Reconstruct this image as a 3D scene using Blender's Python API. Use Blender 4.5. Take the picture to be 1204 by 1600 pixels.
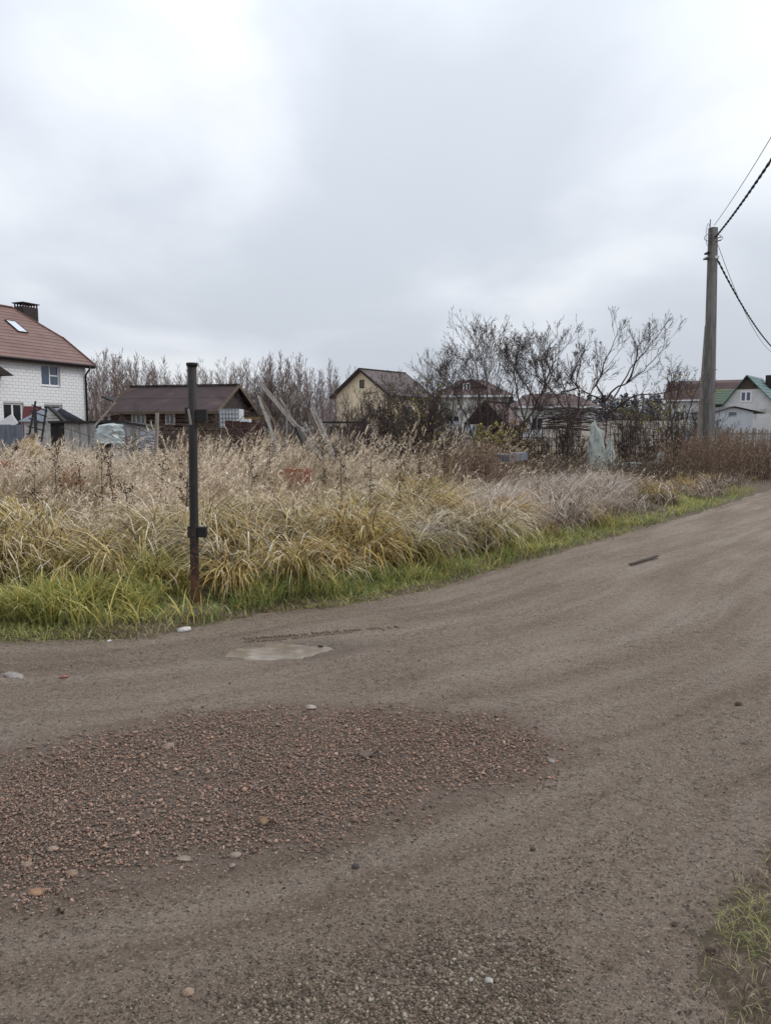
import bpy, math, random
import numpy as np
from mathutils import Vector, Matrix

# ------------------------------------------------------------------ scene, camera, sky, sun
for o in list(bpy.data.objects):
    bpy.data.objects.remove(o)
scene = bpy.context.scene
COL = scene.collection
R = math.radians

FPX, CX, CY, HOR, CAMH = 1200.0, 602.0, 800.0, 672.0, 1.6      # focal length and horizon measured in photo pixels
PITCH = math.atan((CY - HOR) / FPX)
cam_d = bpy.data.cameras.new('camera')
cam = bpy.data.objects.new('camera', cam_d)
COL.objects.link(cam)
cam.location = (0, 0, CAMH)
cam.rotation_euler = (math.pi / 2 - PITCH, 0, 0)
cam_d.sensor_fit = 'VERTICAL'
cam_d.sensor_height = 36.0
cam_d.lens = 36.0 * FPX / 1600.0
cam_d.clip_start = 0.05
cam_d.clip_end = 3000
scene.camera = cam

SUN_TO = Vector((0.80, 0.10, 0.72)).normalized()
world = bpy.data.worlds.new('World')
scene.world = world
world.use_nodes = True
wn, wl = world.node_tree.nodes, world.node_tree.links
wn.clear()
w_out = wn.new('ShaderNodeOutputWorld')
w_bg = wn.new('ShaderNodeBackground')
w_bg.inputs['Strength'].default_value = 0.1
w_sky = wn.new('ShaderNodeTexSky')
w_sky.sky_type = 'NISHITA'
w_sky.sun_disc = False
w_sky.sun_elevation = math.asin(SUN_TO.z)
w_sky.sun_rotation = math.atan2(SUN_TO.x, SUN_TO.y)
w_sky.air_density = 1.5
w_sky.dust_density = 3.0
w_tc = wn.new('ShaderNodeTexCoord')
w_sep = wn.new('ShaderNodeSeparateXYZ')
wl.new(w_tc.outputs['Generated'], w_sep.inputs[0])


def wmath(op, a, b=None):
    n = wn.new('ShaderNodeMath')
    n.operation = op
    for i, s in enumerate((a, b)):
        if s is None:
            continue
        if isinstance(s, (int, float)):
            n.inputs[i].default_value = s
        else:
            wl.new(s, n.inputs[i])
    return n.outputs[0]


zc = wmath('MAXIMUM', w_sep.outputs['Z'], 0.0)
zz = wmath('ADD', zc, 0.34)
w_comb = wn.new('ShaderNodeCombineXYZ')
wl.new(wmath('DIVIDE', w_sep.outputs['X'], zz), w_comb.inputs[0])
wl.new(wmath('DIVIDE', w_sep.outputs['Y'], zz), w_comb.inputs[1])
w_map = wn.new('ShaderNodeMapping')
w_map.inputs['Location'].default_value = (18.21, -12.14, 6.8)
wl.new(w_comb.outputs[0], w_map.inputs[0])
w_n1 = wn.new('ShaderNodeTexNoise')
w_n1.inputs['Scale'].default_value = 1.35
w_n1.inputs['Detail'].default_value = 6.0
w_n1.inputs['Roughness'].default_value = 0.46
w_n1.inputs['Distortion'].default_value = 0.25
wl.new(w_map.outputs[0], w_n1.inputs['Vector'])
w_ramp = wn.new('ShaderNodeValToRGB')
w_ramp.color_ramp.interpolation = 'B_SPLINE'
er = w_ramp.color_ramp.elements
er[0].position, er[0].color = 0.395, (0.625, 0.675, 0.755, 1)
er[1].position, er[1].color = 0.605, (0.93, 0.965, 1.0, 1)
e_ = er.new(0.5)
e_.color = (0.75, 0.80, 0.885, 1)
wl.new(w_n1.outputs['Fac'], w_ramp.inputs['Fac'])
w_hz = wn.new('ShaderNodeMapRange')          # an overcast sky is darker near the horizon than overhead
w_hz.inputs['From Min'].default_value = 0.0
w_hz.inputs['From Max'].default_value = 1.0
w_hz.inputs['To Min'].default_value = 0.78
w_hz.inputs['To Max'].default_value = 1.45
w_hz.clamp = True
wl.new(zc, w_hz.inputs['Value'])
w_sc = wn.new('ShaderNodeVectorMath')
w_sc.operation = 'SCALE'
wl.new(w_ramp.outputs['Color'], w_sc.inputs[0])
wl.new(wmath('MULTIPLY', w_hz.outputs[0], 11.3), w_sc.inputs['Scale'])
w_mix = wn.new('ShaderNodeMix')
w_mix.data_type = 'RGBA'
w_mix.inputs[0].default_value = 0.95
wl.new(w_sky.outputs[0], w_mix.inputs[6])
wl.new(w_sc.outputs[0], w_mix.inputs[7])
wl.new(w_mix.outputs[2], w_bg.inputs['Color'])
wl.new(w_bg.outputs[0], w_out.inputs['Surface'])

sun_d = bpy.data.lights.new('sun', 'SUN')
sun_d.energy = 1.4
sun_d.angle = R(25)
sun_d.color = (1.0, 0.97, 0.93)
sun = bpy.data.objects.new('sun', sun_d)
COL.objects.link(sun)
sun.location = (20, 0, 40)
sun.rotation_euler = (-SUN_TO).to_track_quat('-Z', 'Y').to_euler()

vs = scene.view_settings
vs.view_transform = 'Standard'
vs.look = 'None'
vs.exposure = 0.0
vs.gamma = 1.0
vs.use_curve_mapping = False
scene.render.engine = 'CYCLES'
scene.cycles.max_bounces = 5
scene.cycles.diffuse_bounces = 3
scene.cycles.glossy_bounces = 2
scene.cycles.transparent_max_bounces = 6
scene.cycles.use_adaptive_sampling = True

# ------------------------------------------------------------------ helpers
SP, CP = math.sin(PITCH), math.cos(PITCH)


def at(px, py, Y):
    """photo pixel -> point of the place that lies Y metres ahead of the camera"""
    u, v = (px - CX) / FPX, (CY - py) / FPX
    dy, dz = CP + v * SP, -SP + v * CP
    k = Y / dy
    return Vector((u * k, Y, CAMH + dz * k))


def gr(px, py, z=0.0):
    """photo pixel -> point on the ground"""
    u, v = (px - CX) / FPX, (CY - py) / FPX
    dy, dz = CP + v * SP, -SP + v * CP
    k = (z - CAMH) / dz
    return Vector((u * k, dy * k, z))


def lin(c):
    c /= 255.0
    return c / 12.92 if c <= 0.04045 else ((c + 0.055) / 1.055) ** 2.4


def S(r, g, b, k=1.0):
    return (lin(r) * k, lin(g) * k, lin(b) * k, 1.0)


def tag(o, label=None, cat=None, group=None, kind=None):
    if label:
        o['label'] = label
    if cat:
        o['category'] = cat
    if group:
        o['group'] = group
    if kind:
        o['kind'] = kind
    return o


def empty(name, loc=(0, 0, 0), rz=0.0, label=None, cat=None, group=None):
    o = bpy.data.objects.new(name, None)
    o.empty_display_size = 0.2
    COL.objects.link(o)
    o.location = loc
    o.rotation_euler = (0, 0, rz)
    return tag(o, label, cat, group)


def link(name, me, mat=None, parent=None, loc=None, rot=None):
    o = bpy.data.objects.new(name, me)
    COL.objects.link(o)
    if mat is not None and len(me.materials) == 0:
        me.materials.append(mat)
    if parent is not None:
        o.parent = parent
    if loc is not None:
        o.location = loc
    if rot is not None:
        o.rotation_euler = rot
    return o


def copy_tree(o, parent=None):
    c = o.copy()
    COL.objects.link(c)
    c.parent = parent
    for ch in list(o.children):
        copy_tree(ch, c)
    return c


class MB:
    """collects simple shapes into one mesh"""

    def __init__(self):
        self.v, self.f = [], []

    def add(self, vs_, fs_):
        n = len(self.v)
        self.v += [tuple(p) for p in vs_]
        self.f += [tuple(i + n for i in q) for q in fs_]
        return self

    def poly(self, *pts):
        return self.add(pts, [tuple(range(len(pts)))])

    def box(self, x0, x1, y0, y1, z0, z1):
        return self.add([(x0, y0, z0), (x1, y0, z0), (x1, y1, z0), (x0, y1, z0), (x0, y0, z1), (x1, y0, z1), (x1, y1, z1), (x0, y1, z1)],
                        [(0, 3, 2, 1), (4, 5, 6, 7), (0, 1, 5, 4), (1, 2, 6, 5), (2, 3, 7, 6), (3, 0, 4, 7)])

    def bar(self, a, b, w, t, up=(0, 0, 1), w1=None, t1=None):
        """rectangular bar from a to b"""
        a, b = Vector(a), Vector(b)
        d = (b - a).normalized()
        s = d.cross(Vector(up))
        if s.length < 1e-4:
            s = d.cross(Vector((0, 1, 0)))
        s.normalize()
        u = s.cross(d)
        w1, t1 = w1 or w, t1 or t
        vs_ = []
        for p, ww, tt in ((a, w, t), (b, w1, t1)):
            for sx, sy in ((-1, -1), (1, -1), (1, 1), (-1, 1)):
                vs_.append(p + s * (sx * ww / 2) + u * (sy * tt / 2))
        return self.add(vs_, [(3, 2, 1, 0), (4, 5, 6, 7), (0, 1, 5, 4), (1, 2, 6, 5), (2, 3, 7, 6), (3, 0, 4, 7)])

    def tube(self, pts, rad, sides=8, caps=True):
        pts = [Vector(p) for p in pts]
        if isinstance(rad, (int, float)):
            rad = [rad] * len(pts)
        n0 = len(self.v)
        ref = None
        for i, p in enumerate(pts):
            d = (pts[min(i + 1, len(pts) - 1)] - pts[max(i - 1, 0)])
            d = d.normalized() if d.length > 1e-9 else Vector((0, 0, 1))
            if ref is None:
                ref = d.orthogonal().normalized()
            s = (ref - d * ref.dot(d))
            s = s.normalized() if s.length > 1e-6 else d.orthogonal().normalized()
            ref = s
            t = d.cross(s)
            for k in range(sides):
                a = 2 * math.pi * k / sides
                q = p + (s * math.cos(a) + t * math.sin(a)) * rad[i]
                self.v.append((q.x, q.y, q.z))
        for i in range(len(pts) - 1):
            for k in range(sides):
                k2 = (k + 1) % sides
                a, b = n0 + i * sides, n0 + (i + 1) * sides
                self.f.append((a + k, a + k2, b + k2, b + k))
        if caps:
            self.f.append(tuple(n0 + k for k in range(sides))[::-1])
            self.f.append(tuple(n0 + (len(pts) - 1) * sides + k for k in range(sides)))
        return self

    def mesh(self, name, smooth=False):
        me = bpy.data.meshes.new(name)
        me.from_pydata(self.v, [], self.f)
        if smooth:
            me.polygons.foreach_set('use_smooth', [True] * len(me.polygons))
        me.update()
        return me

    def build(self, name, mat, parent=None, smooth=False, loc=None, rot=None):
        return link(name, self.mesh(name, smooth), mat, parent, loc, rot)


def np_mesh(name, verts, quads, tris, mat, cols=None, smooth=False, extra=None):
    """large mesh straight from arrays"""
    me = bpy.data.meshes.new(name)
    nq, nt = len(quads), len(tris)
    me.vertices.add(len(verts))
    me.vertices.foreach_set('co', np.ascontiguousarray(verts, dtype=np.float32).ravel())
    loops = np.concatenate([np.asarray(quads, dtype=np.int32).ravel(), np.asarray(tris, dtype=np.int32).ravel()])
    me.loops.add(len(loops))
    me.loops.foreach_set('vertex_index', loops)
    me.polygons.add(nq + nt)
    starts = np.concatenate([np.arange(nq) * 4, nq * 4 + np.arange(nt) * 3]).astype(np.int32)
    me.polygons.foreach_set('loop_start', starts)
    if smooth:
        me.polygons.foreach_set('use_smooth', np.ones(nq + nt, dtype=bool))
    if cols is not None:
        a = me.color_attributes.new('col', 'FLOAT_COLOR', 'POINT')
        c4 = np.ones((len(verts), 4), dtype=np.float32)
        c4[:, :3] = cols
        a.data.foreach_set('color', c4.ravel())
    if extra:
        for k, val in extra.items():
            at_ = me.attributes.new(k, 'FLOAT_VECTOR', 'POINT')
            at_.data.foreach_set('vector', np.ascontiguousarray(val, dtype=np.float32).ravel())
    me.update(calc_edges=True)
    me.validate()
    me.materials.append(mat)
    o = bpy.data.objects.new(name, me)
    COL.objects.link(o)
    return o


def _hash(ix, iy, seed):
    h = (ix.astype(np.int64) * 374761393 + iy.astype(np.int64) * 668265263 + seed * 974711) & 0x7fffffff
    h = ((h ^ (h >> 13)) * 1274126177) & 0x7fffffff
    h = h ^ (h >> 16)
    return (h & 0xffff) / 65535.0


def vnoise(x, y, seed=0):
    x0, y0 = np.floor(x), np.floor(y)
    fx, fy = x - x0, y - y0
    fx, fy = fx * fx * (3 - 2 * fx), fy * fy * (3 - 2 * fy)
    a, b = _hash(x0, y0, seed), _hash(x0 + 1, y0, seed)
    c, d = _hash(x0, y0 + 1, seed), _hash(x0 + 1, y0 + 1, seed)
    return (a * (1 - fx) + b * fx) * (1 - fy) + (c * (1 - fx) + d * fx) * fy


def fbm(x, y, seed=0, oct=4, gain=0.5):
    t, a, n = 0.0, 1.0, 0.0
    for i in range(oct):
        t = t + a * vnoise(x * 2 ** i + 17.3 * i, y * 2 ** i - 9.1 * i, seed + i)
        n += a
        a *= gain
    return t / n


def sstep(a, b, x):
    t = np.clip((x - a) / (b - a), 0, 1)
    return t * t * (3 - 2 * t)


# ------------------------------------------------------------------ materials
MATS = {}


def mat(name, c1, c2=None, scale=6.0, rough=0.8, bump=0.0, bscale=40.0, metal=0.0, stretch=(1, 1, 1), detail=5.0, lo=0.35, hi=0.65, spec=0.3, c3=None, s3=1.5, m3=(0.55, 0.7)):
    """noise-mixed principled material; c3 lays broad stains over it"""
    if name in MATS:
        return MATS[name]
    m = bpy.data.materials.new(name)
    m.use_nodes = True
    nt = m.node_tree
    N, L = nt.nodes, nt.links
    b = N['Principled BSDF']
    b.inputs['Roughness'].default_value = rough
    b.inputs['Metallic'].default_value = metal
    b.inputs['Specular IOR Level'].default_value = spec
    tc = N.new('ShaderNodeTexCoord')
    mp = N.new('ShaderNodeMapping')
    mp.inputs['Scale'].default_value = stretch
    L.new(tc.outputs['Object'], mp.inputs[0])
    if c2 is None:
        c2 = tuple(x * 0.75 for x in c1[:3]) + (1,)
    n = N.new('ShaderNodeTexNoise')
    n.inputs['Scale'].default_value = scale
    n.inputs['Detail'].default_value = detail
    n.inputs['Roughness'].default_value = 0.62
    L.new(mp.outputs[0], n.inputs['Vector'])
    r = N.new('ShaderNodeValToRGB')
    r.color_ramp.elements[0].position, r.color_ramp.elements[0].color = lo, c2
    r.color_ramp.elements[1].position, r.color_ramp.elements[1].color = hi, c1
    L.new(n.outputs['Fac'], r.inputs['Fac'])
    out = r.outputs['Color']
    if c3 is not None:
        n3 = N.new('ShaderNodeTexNoise')
        n3.inputs['Scale'].default_value = s3
        n3.inputs['Detail'].default_value = 6
        L.new(mp.outputs[0], n3.inputs['Vector'])
        mr = N.new('ShaderNodeMapRange')
        mr.inputs['From Min'].default_value, mr.inputs['From Max'].default_value = m3
        L.new(n3.outputs['Fac'], mr.inputs['Value'])
        mx = N.new('ShaderNodeMix')
        mx.data_type = 'RGBA'
        mx.inputs[7].default_value = c3
        L.new(mr.outputs[0], mx.inputs[0])
        L.new(out, mx.inputs[6])
        out = mx.outputs[2]
    L.new(out, b.inputs['Base Color'])
    if bump:
        nb = N.new('ShaderNodeTexNoise')
        nb.inputs['Scale'].default_value = bscale
        nb.inputs['Detail'].default_value = 6
        L.new(mp.outputs[0], nb.inputs['Vector'])
        bp = N.new('ShaderNodeBump')
        bp.inputs['Strength'].default_value = bump
        bp.inputs['Distance'].default_value = 0.02
        L.new(nb.outputs['Fac'], bp.inputs['Height'])
        L.new(bp.outputs['Normal'], b.inputs['Normal'])
    MATS[name] = m
    return m


def attr_mat(name, rough=0.85, trans=0.25, spec=0.2, grain=0.0, gscale=300.0):
    """colour comes from the mesh's own colour attribute (each blade, leaf or stone has its own)"""
    m = bpy.data.materials.new(name)
    m.use_nodes = True
    N, L = m.node_tree.nodes, m.node_tree.links
    b = N['Principled BSDF']
    b.inputs['Roughness'].default_value = rough
    b.inputs['Specular IOR Level'].default_value = spec
    a = N.new('ShaderNodeAttribute')
    a.attribute_name = 'col'
    out = a.outputs['Color']
    if grain:
        tc = N.new('ShaderNodeTexCoord')
        n = N.new('ShaderNodeTexNoise')
        n.inputs['Scale'].default_value = gscale
        n.inputs['Detail'].default_value = 4
        L.new(tc.outputs['Object'], n.inputs['Vector'])
        mr = N.new('ShaderNodeMapRange')
        mr.inputs['From Min'].default_value, mr.inputs['From Max'].default_value = 0.3, 0.7
        mr.inputs['To Min'].default_value, mr.inputs['To Max'].default_value = 1 - grain, 1 + grain
        L.new(n.outputs['Fac'], mr.inputs['Value'])
        sc = N.new('ShaderNodeVectorMath')
        sc.operation = 'SCALE'
        L.new(out, sc.inputs[0])
        L.new(mr.outputs[0], sc.inputs['Scale'])
        out = sc.outputs[0]
    L.new(out, b.inputs['Base Color'])
    if trans:
        t = N.new('ShaderNodeBsdfTranslucent')
        L.new(out, t.inputs['Color'])
        mx = N.new('ShaderNodeMixShader')
        mx.inputs[0].default_value = trans
        L.new(b.outputs[0], mx.inputs[1])
        L.new(t.outputs[0], mx.inputs[2])
        L.new(mx.outputs[0], N['Material Output'].inputs['Surface'])
    return m


M_grass = attr_mat('grass_blade', 0.8, 0.28)
M_stone = attr_mat('gravel_stone', 0.9, 0.0, 0.2, 0.35, 120.0)
M_block = mat('white_block', (0.80, 0.80, 0.80, 1), (0.70, 0.70, 0.71, 1), 2.0, 0.9, 0.2, 60)
M_mortar = mat('grey_mortar', (0.60, 0.60, 0.61, 1), (0.54, 0.54, 0.55, 1), 8, 0.95)
M_roof_red = mat('red_brown_tile_metal', S(122, 93, 85), S(106, 80, 73), 0.8, 0.55, 0.05, 20, spec=0.4)
M_roof_brown = mat('dark_brown_sheet', S(66, 50, 49), S(54, 41, 41), 1.2, 0.7, 0.1, 20, c3=S(82, 66, 64), s3=0.7)
M_roof_grey = mat('grey_brown_roof', S(104, 94, 94), S(84, 76, 76), 1.5, 0.8)
M_roof_hip = mat('rust_brown_roof', S(112, 96, 93), S(94, 79, 77), 1.2, 0.8)
M_roof_wine = mat('wine_red_roof', S(100, 80, 78), S(86, 68, 67), 1.0, 0.7)
M_roof_teal = mat('teal_sheet_roof', S(78, 106, 106), S(68, 94, 94), 1.0, 0.6)
M_roof_green = mat('green_sheet', S(54, 66, 54), S(46, 58, 47), 1.0, 0.6)
M_dark = mat('dark_brown_metal', S(52, 42, 42), S(40, 33, 33), 4, 0.6)
M_black = mat('black_steel', S(40, 37, 37), S(30, 28, 28), 10, 0.6)
M_whiteframe = mat('white_plastic_frame', (0.75, 0.75, 0.76, 1), (0.70, 0.70, 0.71, 1), 3, 0.5)
M_oldframe = mat('old_cream_paint', S(178, 168, 150), S(140, 130, 116), 12, 0.8)
M_glass = mat('window_glass', S(72, 88, 108), S(58, 72, 90), 0.6, 0.12, spec=0.6)
M_glass_dark = mat('dark_window_glass', S(44, 46, 50), S(34, 36, 40), 0.6, 0.12, spec=0.6)
M_skylight = mat('skylight_glass', S(198, 204, 214), S(188, 194, 204), 0.6, 0.1, spec=0.8)
M_cream = mat('cream_plaster', S(238, 220, 190), S(226, 208, 178), 0.8, 0.9)
M_white_wall = mat('white_wash', (0.66, 0.66, 0.65, 1), (0.55, 0.55, 0.54, 1), 0.9, 0.9, c3=S(150, 146, 140), s3=0.8)
M_sheet_grey = mat('pale_grey_sheet', S(188, 192, 198), S(174, 178, 184), 1.0, 0.6)
M_log = mat('dark_log', S(82, 66, 56), S(54, 43, 37), 5, 0.85, 0.4, 20, stretch=(0.3, 1, 4))
M_gable_dark = mat('dark_boarding', S(66, 60, 58), S(52, 47, 46), 6, 0.85, stretch=(4, 4, 0.4))
M_yellow = mat('ochre_fascia', S(150, 124, 70), S(120, 100, 60), 5, 0.8)
M_tarpaper = mat('black_roofing_felt', S(58, 54, 54), S(40, 38, 38), 3, 0.85, 0.3, 20)
M_slate = mat('weathered_grey_sheet', S(186, 184, 182), S(146, 142, 139), 3, 0.9, 0.2, 40, stretch=(3, 3, 0.5), c3=S(86, 78, 70), s3=1.6)
M_zinc = mat('grey_blue_zinc', S(120, 126, 136), S(96, 100, 110), 3, 0.55, metal=0.2, stretch=(4, 4, 0.4))
M_plank = mat('silver_old_plank', S(150, 144, 138), S(106, 99, 92), 4, 0.9, 0.4, 30, stretch=(6, 6, 0.5))
M_board = mat('brown_old_board', S(112, 98, 84), S(80, 68, 57), 4, 0.9, 0.4, 30, stretch=(5, 5, 0.6))
M_redsheet = mat('maroon_sheet', S(112, 60, 62), S(92, 48, 50), 3, 0.6)
M_rustsheet = mat('rust_brown_sheet', S(76, 46, 42), S(56, 34, 32), 3, 0.75, c3=S(44, 30, 30), s3=2)
M_brick = mat('red_brick', S(168, 110, 88), S(134, 84, 66), 9, 0.9, 0.4, 60)
M_blockhut = mat('hut_white_brick', S(196, 194, 192), S(166, 162, 160), 6, 0.9)
M_tarp = mat('pale_green_tarp', S(196, 202, 196), S(170, 178, 172), 2.5, 0.55, 0.5, 9, c3=S(116, 122, 112), s3=3)
M_ibc = mat('white_polythene', S(226, 228, 230), S(206, 208, 212), 2, 0.45)
M_steel = mat('galvanised_steel', S(120, 124, 128), S(98, 102, 106), 10, 0.5, metal=0.4)
M_conc_wall = mat('cream_concrete_panel', S(206, 196, 184), S(188, 178, 166), 1.2, 0.9)
M_pole = mat('weathered_concrete_pole', S(158, 150, 142), S(124, 116, 109), 5, 0.9, 0.3, 40, stretch=(3, 3, 0.5), c3=S(80, 70, 62), s3=1.2)
M_pole_dark = mat('dark_stained_pole', S(126, 123, 120), S(96, 93, 90), 5, 0.9, 0.3, 40, stretch=(3, 3, 0.4), c3=S(94, 88, 82), s3=1.0)
M_stub = mat('pale_concrete_stub', S(168, 158, 148), S(138, 128, 118), 6, 0.9, 0.3, 40)
M_cable = mat('black_cable', S(44, 44, 48), S(34, 34, 38), 20, 0.6)
M_wire = mat('grey_wire', S(128, 132, 140), S(108, 112, 120), 20, 0.5)
M_bark = mat('grey_brown_bark', S(84, 73, 68), S(60, 51, 47), 14, 0.9, 0.4, 50)
M_twig = mat('dark_twig', S(88, 76, 71), S(66, 56, 52), 5, 0.9)
M_birch = mat('birch_bark', S(160, 149, 140), S(92, 81, 75), 3, 0.9, stretch=(1, 1, 2.5), lo=0.42, hi=0.6)
M_birchtwig = mat('birch_twig', S(116, 96, 88), S(92, 75, 69), 0.6, 0.95)
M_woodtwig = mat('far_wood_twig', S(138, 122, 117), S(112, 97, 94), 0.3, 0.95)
M_redstem = mat('dry_red_stem', S(144, 122, 104), S(112, 91, 77), 8, 0.9)
M_leafy = attr_mat('autumn_leaf', 0.7, 0.3)
# ------------------------------------------------------------------ ground, road, puddle
EDGE_PX = [(0, 1004), (110, 1004), (200, 1000), (300, 985), (400, 966), (450, 957), (540, 947), (640, 930), (720, 910), (800, 884), (880, 862), (950, 842), (1050, 815), (1130, 792), (1204, 764)]
EDGE = [Vector((-60, 2.0)), Vector((-14, 4.6)), Vector((-6, 5.55))] + [gr(*p).to_2d() for p in EDGE_PX]
dlast = (EDGE[-1] - EDGE[-3]).normalized()
EDGE += [EDGE[-1] + dlast * 12, EDGE[-1] + dlast * 40, EDGE[-1] + dlast * 220]
RIGHT = [Vector((-14, -30)), Vector((-1.5, -1.5)), Vector((0.35, 1.0)), gr(1075, 1600).to_2d(), gr(1112, 1480).to_2d(), gr(1165, 1320).to_2d(), gr(1235, 1180).to_2d(), Vector((3.4, 5.6)), Vector((6.2, 9.0)), Vector((14, 19.2)), Vector((14, 19.2)) + dlast * 40, Vector((14, 19.2)) + dlast * 230]


def sdist(x, y, line):
    """signed distance to a polyline: positive on its left when walking along it; also the way along it"""
    best = np.full(x.shape, 1e9)
    sg = np.zeros(x.shape)
    arc = np.zeros(x.shape)
    s0 = 0.0
    for a, b in zip(line[:-1], line[1:]):
        d = b - a
        L = d.length
        dx, dy = d.x / L, d.y / L
        t = np.clip((x - a.x) * dx + (y - a.y) * dy, 0, L)
        qx, qy = x - a.x - t * dx, y - a.y - t * dy
        dd = np.hypot(qx, qy)
        c = dx * (y - a.y) - dy * (x - a.x)
        m = dd < best - 1e-9
        best = np.where(m, dd, best)
        sg = np.where(m, np.sign(c), sg)
        arc = np.where(m, s0 + t, arc)
        s0 += L
    return best * sg, arc


def lot(x, y):
    """distance into the overgrown lot beyond the road's far edge (negative on the road)"""
    d, _ = sdist(x, y, EDGE)
    return d


def outside(x, y):
    d1, s = sdist(x, y, EDGE)
    d2, _ = sdist(x, y, RIGHT)
    return np.maximum(d1, -d2), d1, s


def inpoly(x, y, poly):
    r = np.zeros(x.shape, dtype=bool)
    n = len(poly)
    for i in range(n):
        x1, y1 = poly[i]
        x2, y2 = poly[(i + 1) % n]
        if y1 == y2:
            continue
        c = ((y1 > y) != (y2 > y)) & (x < (x2 - x1) * (y - y1) / (y2 - y1) + x1)
        r ^= c
    return r


GRAVEL_PX = [(-130, 1200), (0, 1180), (90, 1166), (180, 1140), (250, 1128), (340, 1118), (420, 1106), (560, 1101), (650, 1106), (700, 1122), (770, 1114), (830, 1135), (858, 1165), (850, 1196), (800, 1222), (700, 1252), (590, 1298), (480, 1330), (350, 1346), (200, 1374), (70, 1402), (0, 1412), (-160, 1440)]
GRAVEL = [tuple(gr(*p).to_2d()) for p in GRAVEL_PX]
PUD = gr(452, 1013).to_2d()


def gravel_mask(x, y):
    """0..1, soft towards the border of the gravel heap"""
    n = np.zeros(x.shape)
    for dx, dy in ((0, 0), (0.12, 0), (-0.12, 0), (0, 0.12), (0, -0.12), (0.08, 0.08), (-0.08, 0.08), (0.08, -0.08), (-0.08, -0.08)):
        n += inpoly(x + dx, y + dy, GRAVEL)
    return n / 9.0


def pud_q(x, y):
    px, py = (x - PUD.x), (y - PUD.y)
    return (px / 0.46) ** 2 + ((py - 0.10 * px) / 0.20) ** 2 + 2.0 * (fbm(x * 3.5, y * 6, 77, 4, .6) - 0.5)


def road_z(x, y):
    m, d, s = outside(x, y)
    r = -d
    z = 0.020 * (fbm(x * 0.9, y * 0.9, 3, 3) - 0.5) + 0.010 * (fbm(x * 5, y * 5, 5, 3) - 0.5)
    st = fbm(r * 3.2, s * 0.5, 11, 3) - 0.5
    z += 0.007 * st
    for rr, w, dep in ((0.75, 0.22, 0.010), (2.35, 0.24, 0.008), (4.35, 0.25, 0.008)):
        off = 0.25 * (fbm(s * 0.35, s * 0 + rr, 21, 2) - 0.5)
        z -= dep * np.exp(-((r - rr - off) / w) ** 2)
    rough = sstep(0.42, 0.62, fbm(r * 1.6 + 3, s * 0.35, 31, 3))
    z += (rough * 0.85 + .35) * (0.014 * (fbm(x * 11, y * 11, 7, 4, .62) - 0.45) + .008 * (np.maximum(fbm(x * 26, y * 26, 9, 2), .5) - .5))
    q = pud_q(x, y)
    z -= 0.045 * np.exp(-np.maximum(q, 0) ** 1.3)
    z += 0.008 * gravel_mask(x, y)
    return z, m, r, s


def ground_z(x, y):
    m, d, s = outside(x, y)
    m2 = m + 0.50 * (fbm(x * 2.6, y * 2.6, 41, 4, .62) - 0.5)
    z = -0.07 + 0.11 * sstep(-0.16, 0.22, m2)
    z = z + sstep(0.2, 1.6, m) * (0.10 * (fbm(x * 0.6, y * 0.6, 43, 3)) + 0.02)
    z = z + 0.030 * (fbm(x * 7, y * 7, 45, 3) - 0.5) * (m < 3)
    return z


def spaced(lo, hi, step, far_lo, far_hi, gro=1.16):
    c = list(np.arange(lo, hi + 1e-6, step))
    s, v = step, hi
    while v < far_hi:
        s *= gro
        v += s
        c.append(v)
    s, v = step, lo
    pre = []
    while v > far_lo:
        s *= gro
        v -= s
        pre.append(v)
    return np.array(pre[::-1] + c)


def sheet(xs, ys, zf, keep=None):
    X, Y = np.meshgrid(xs, ys)
    x, y = X.ravel(), Y.ravel()
    z = zf(x, y)
    nx, ny = len(xs), len(ys)
    i = np.arange(nx * ny).reshape(ny, nx)
    q = np.stack([i[:-1, :-1], i[:-1, 1:], i[1:, 1:], i[1:, :-1]], -1).reshape(-1, 4)
    if keep is not None:
        k = keep(x, y)
        q = q[k[q].all(axis=1)]
        used = np.zeros(nx * ny, dtype=bool)
        used[q.ravel()] = True
        remap = np.cumsum(used) - 1
        q = remap[q]
        x, y, z = x[used], y[used], z[used]
    return np.stack([x, y, z], -1), q


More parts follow.
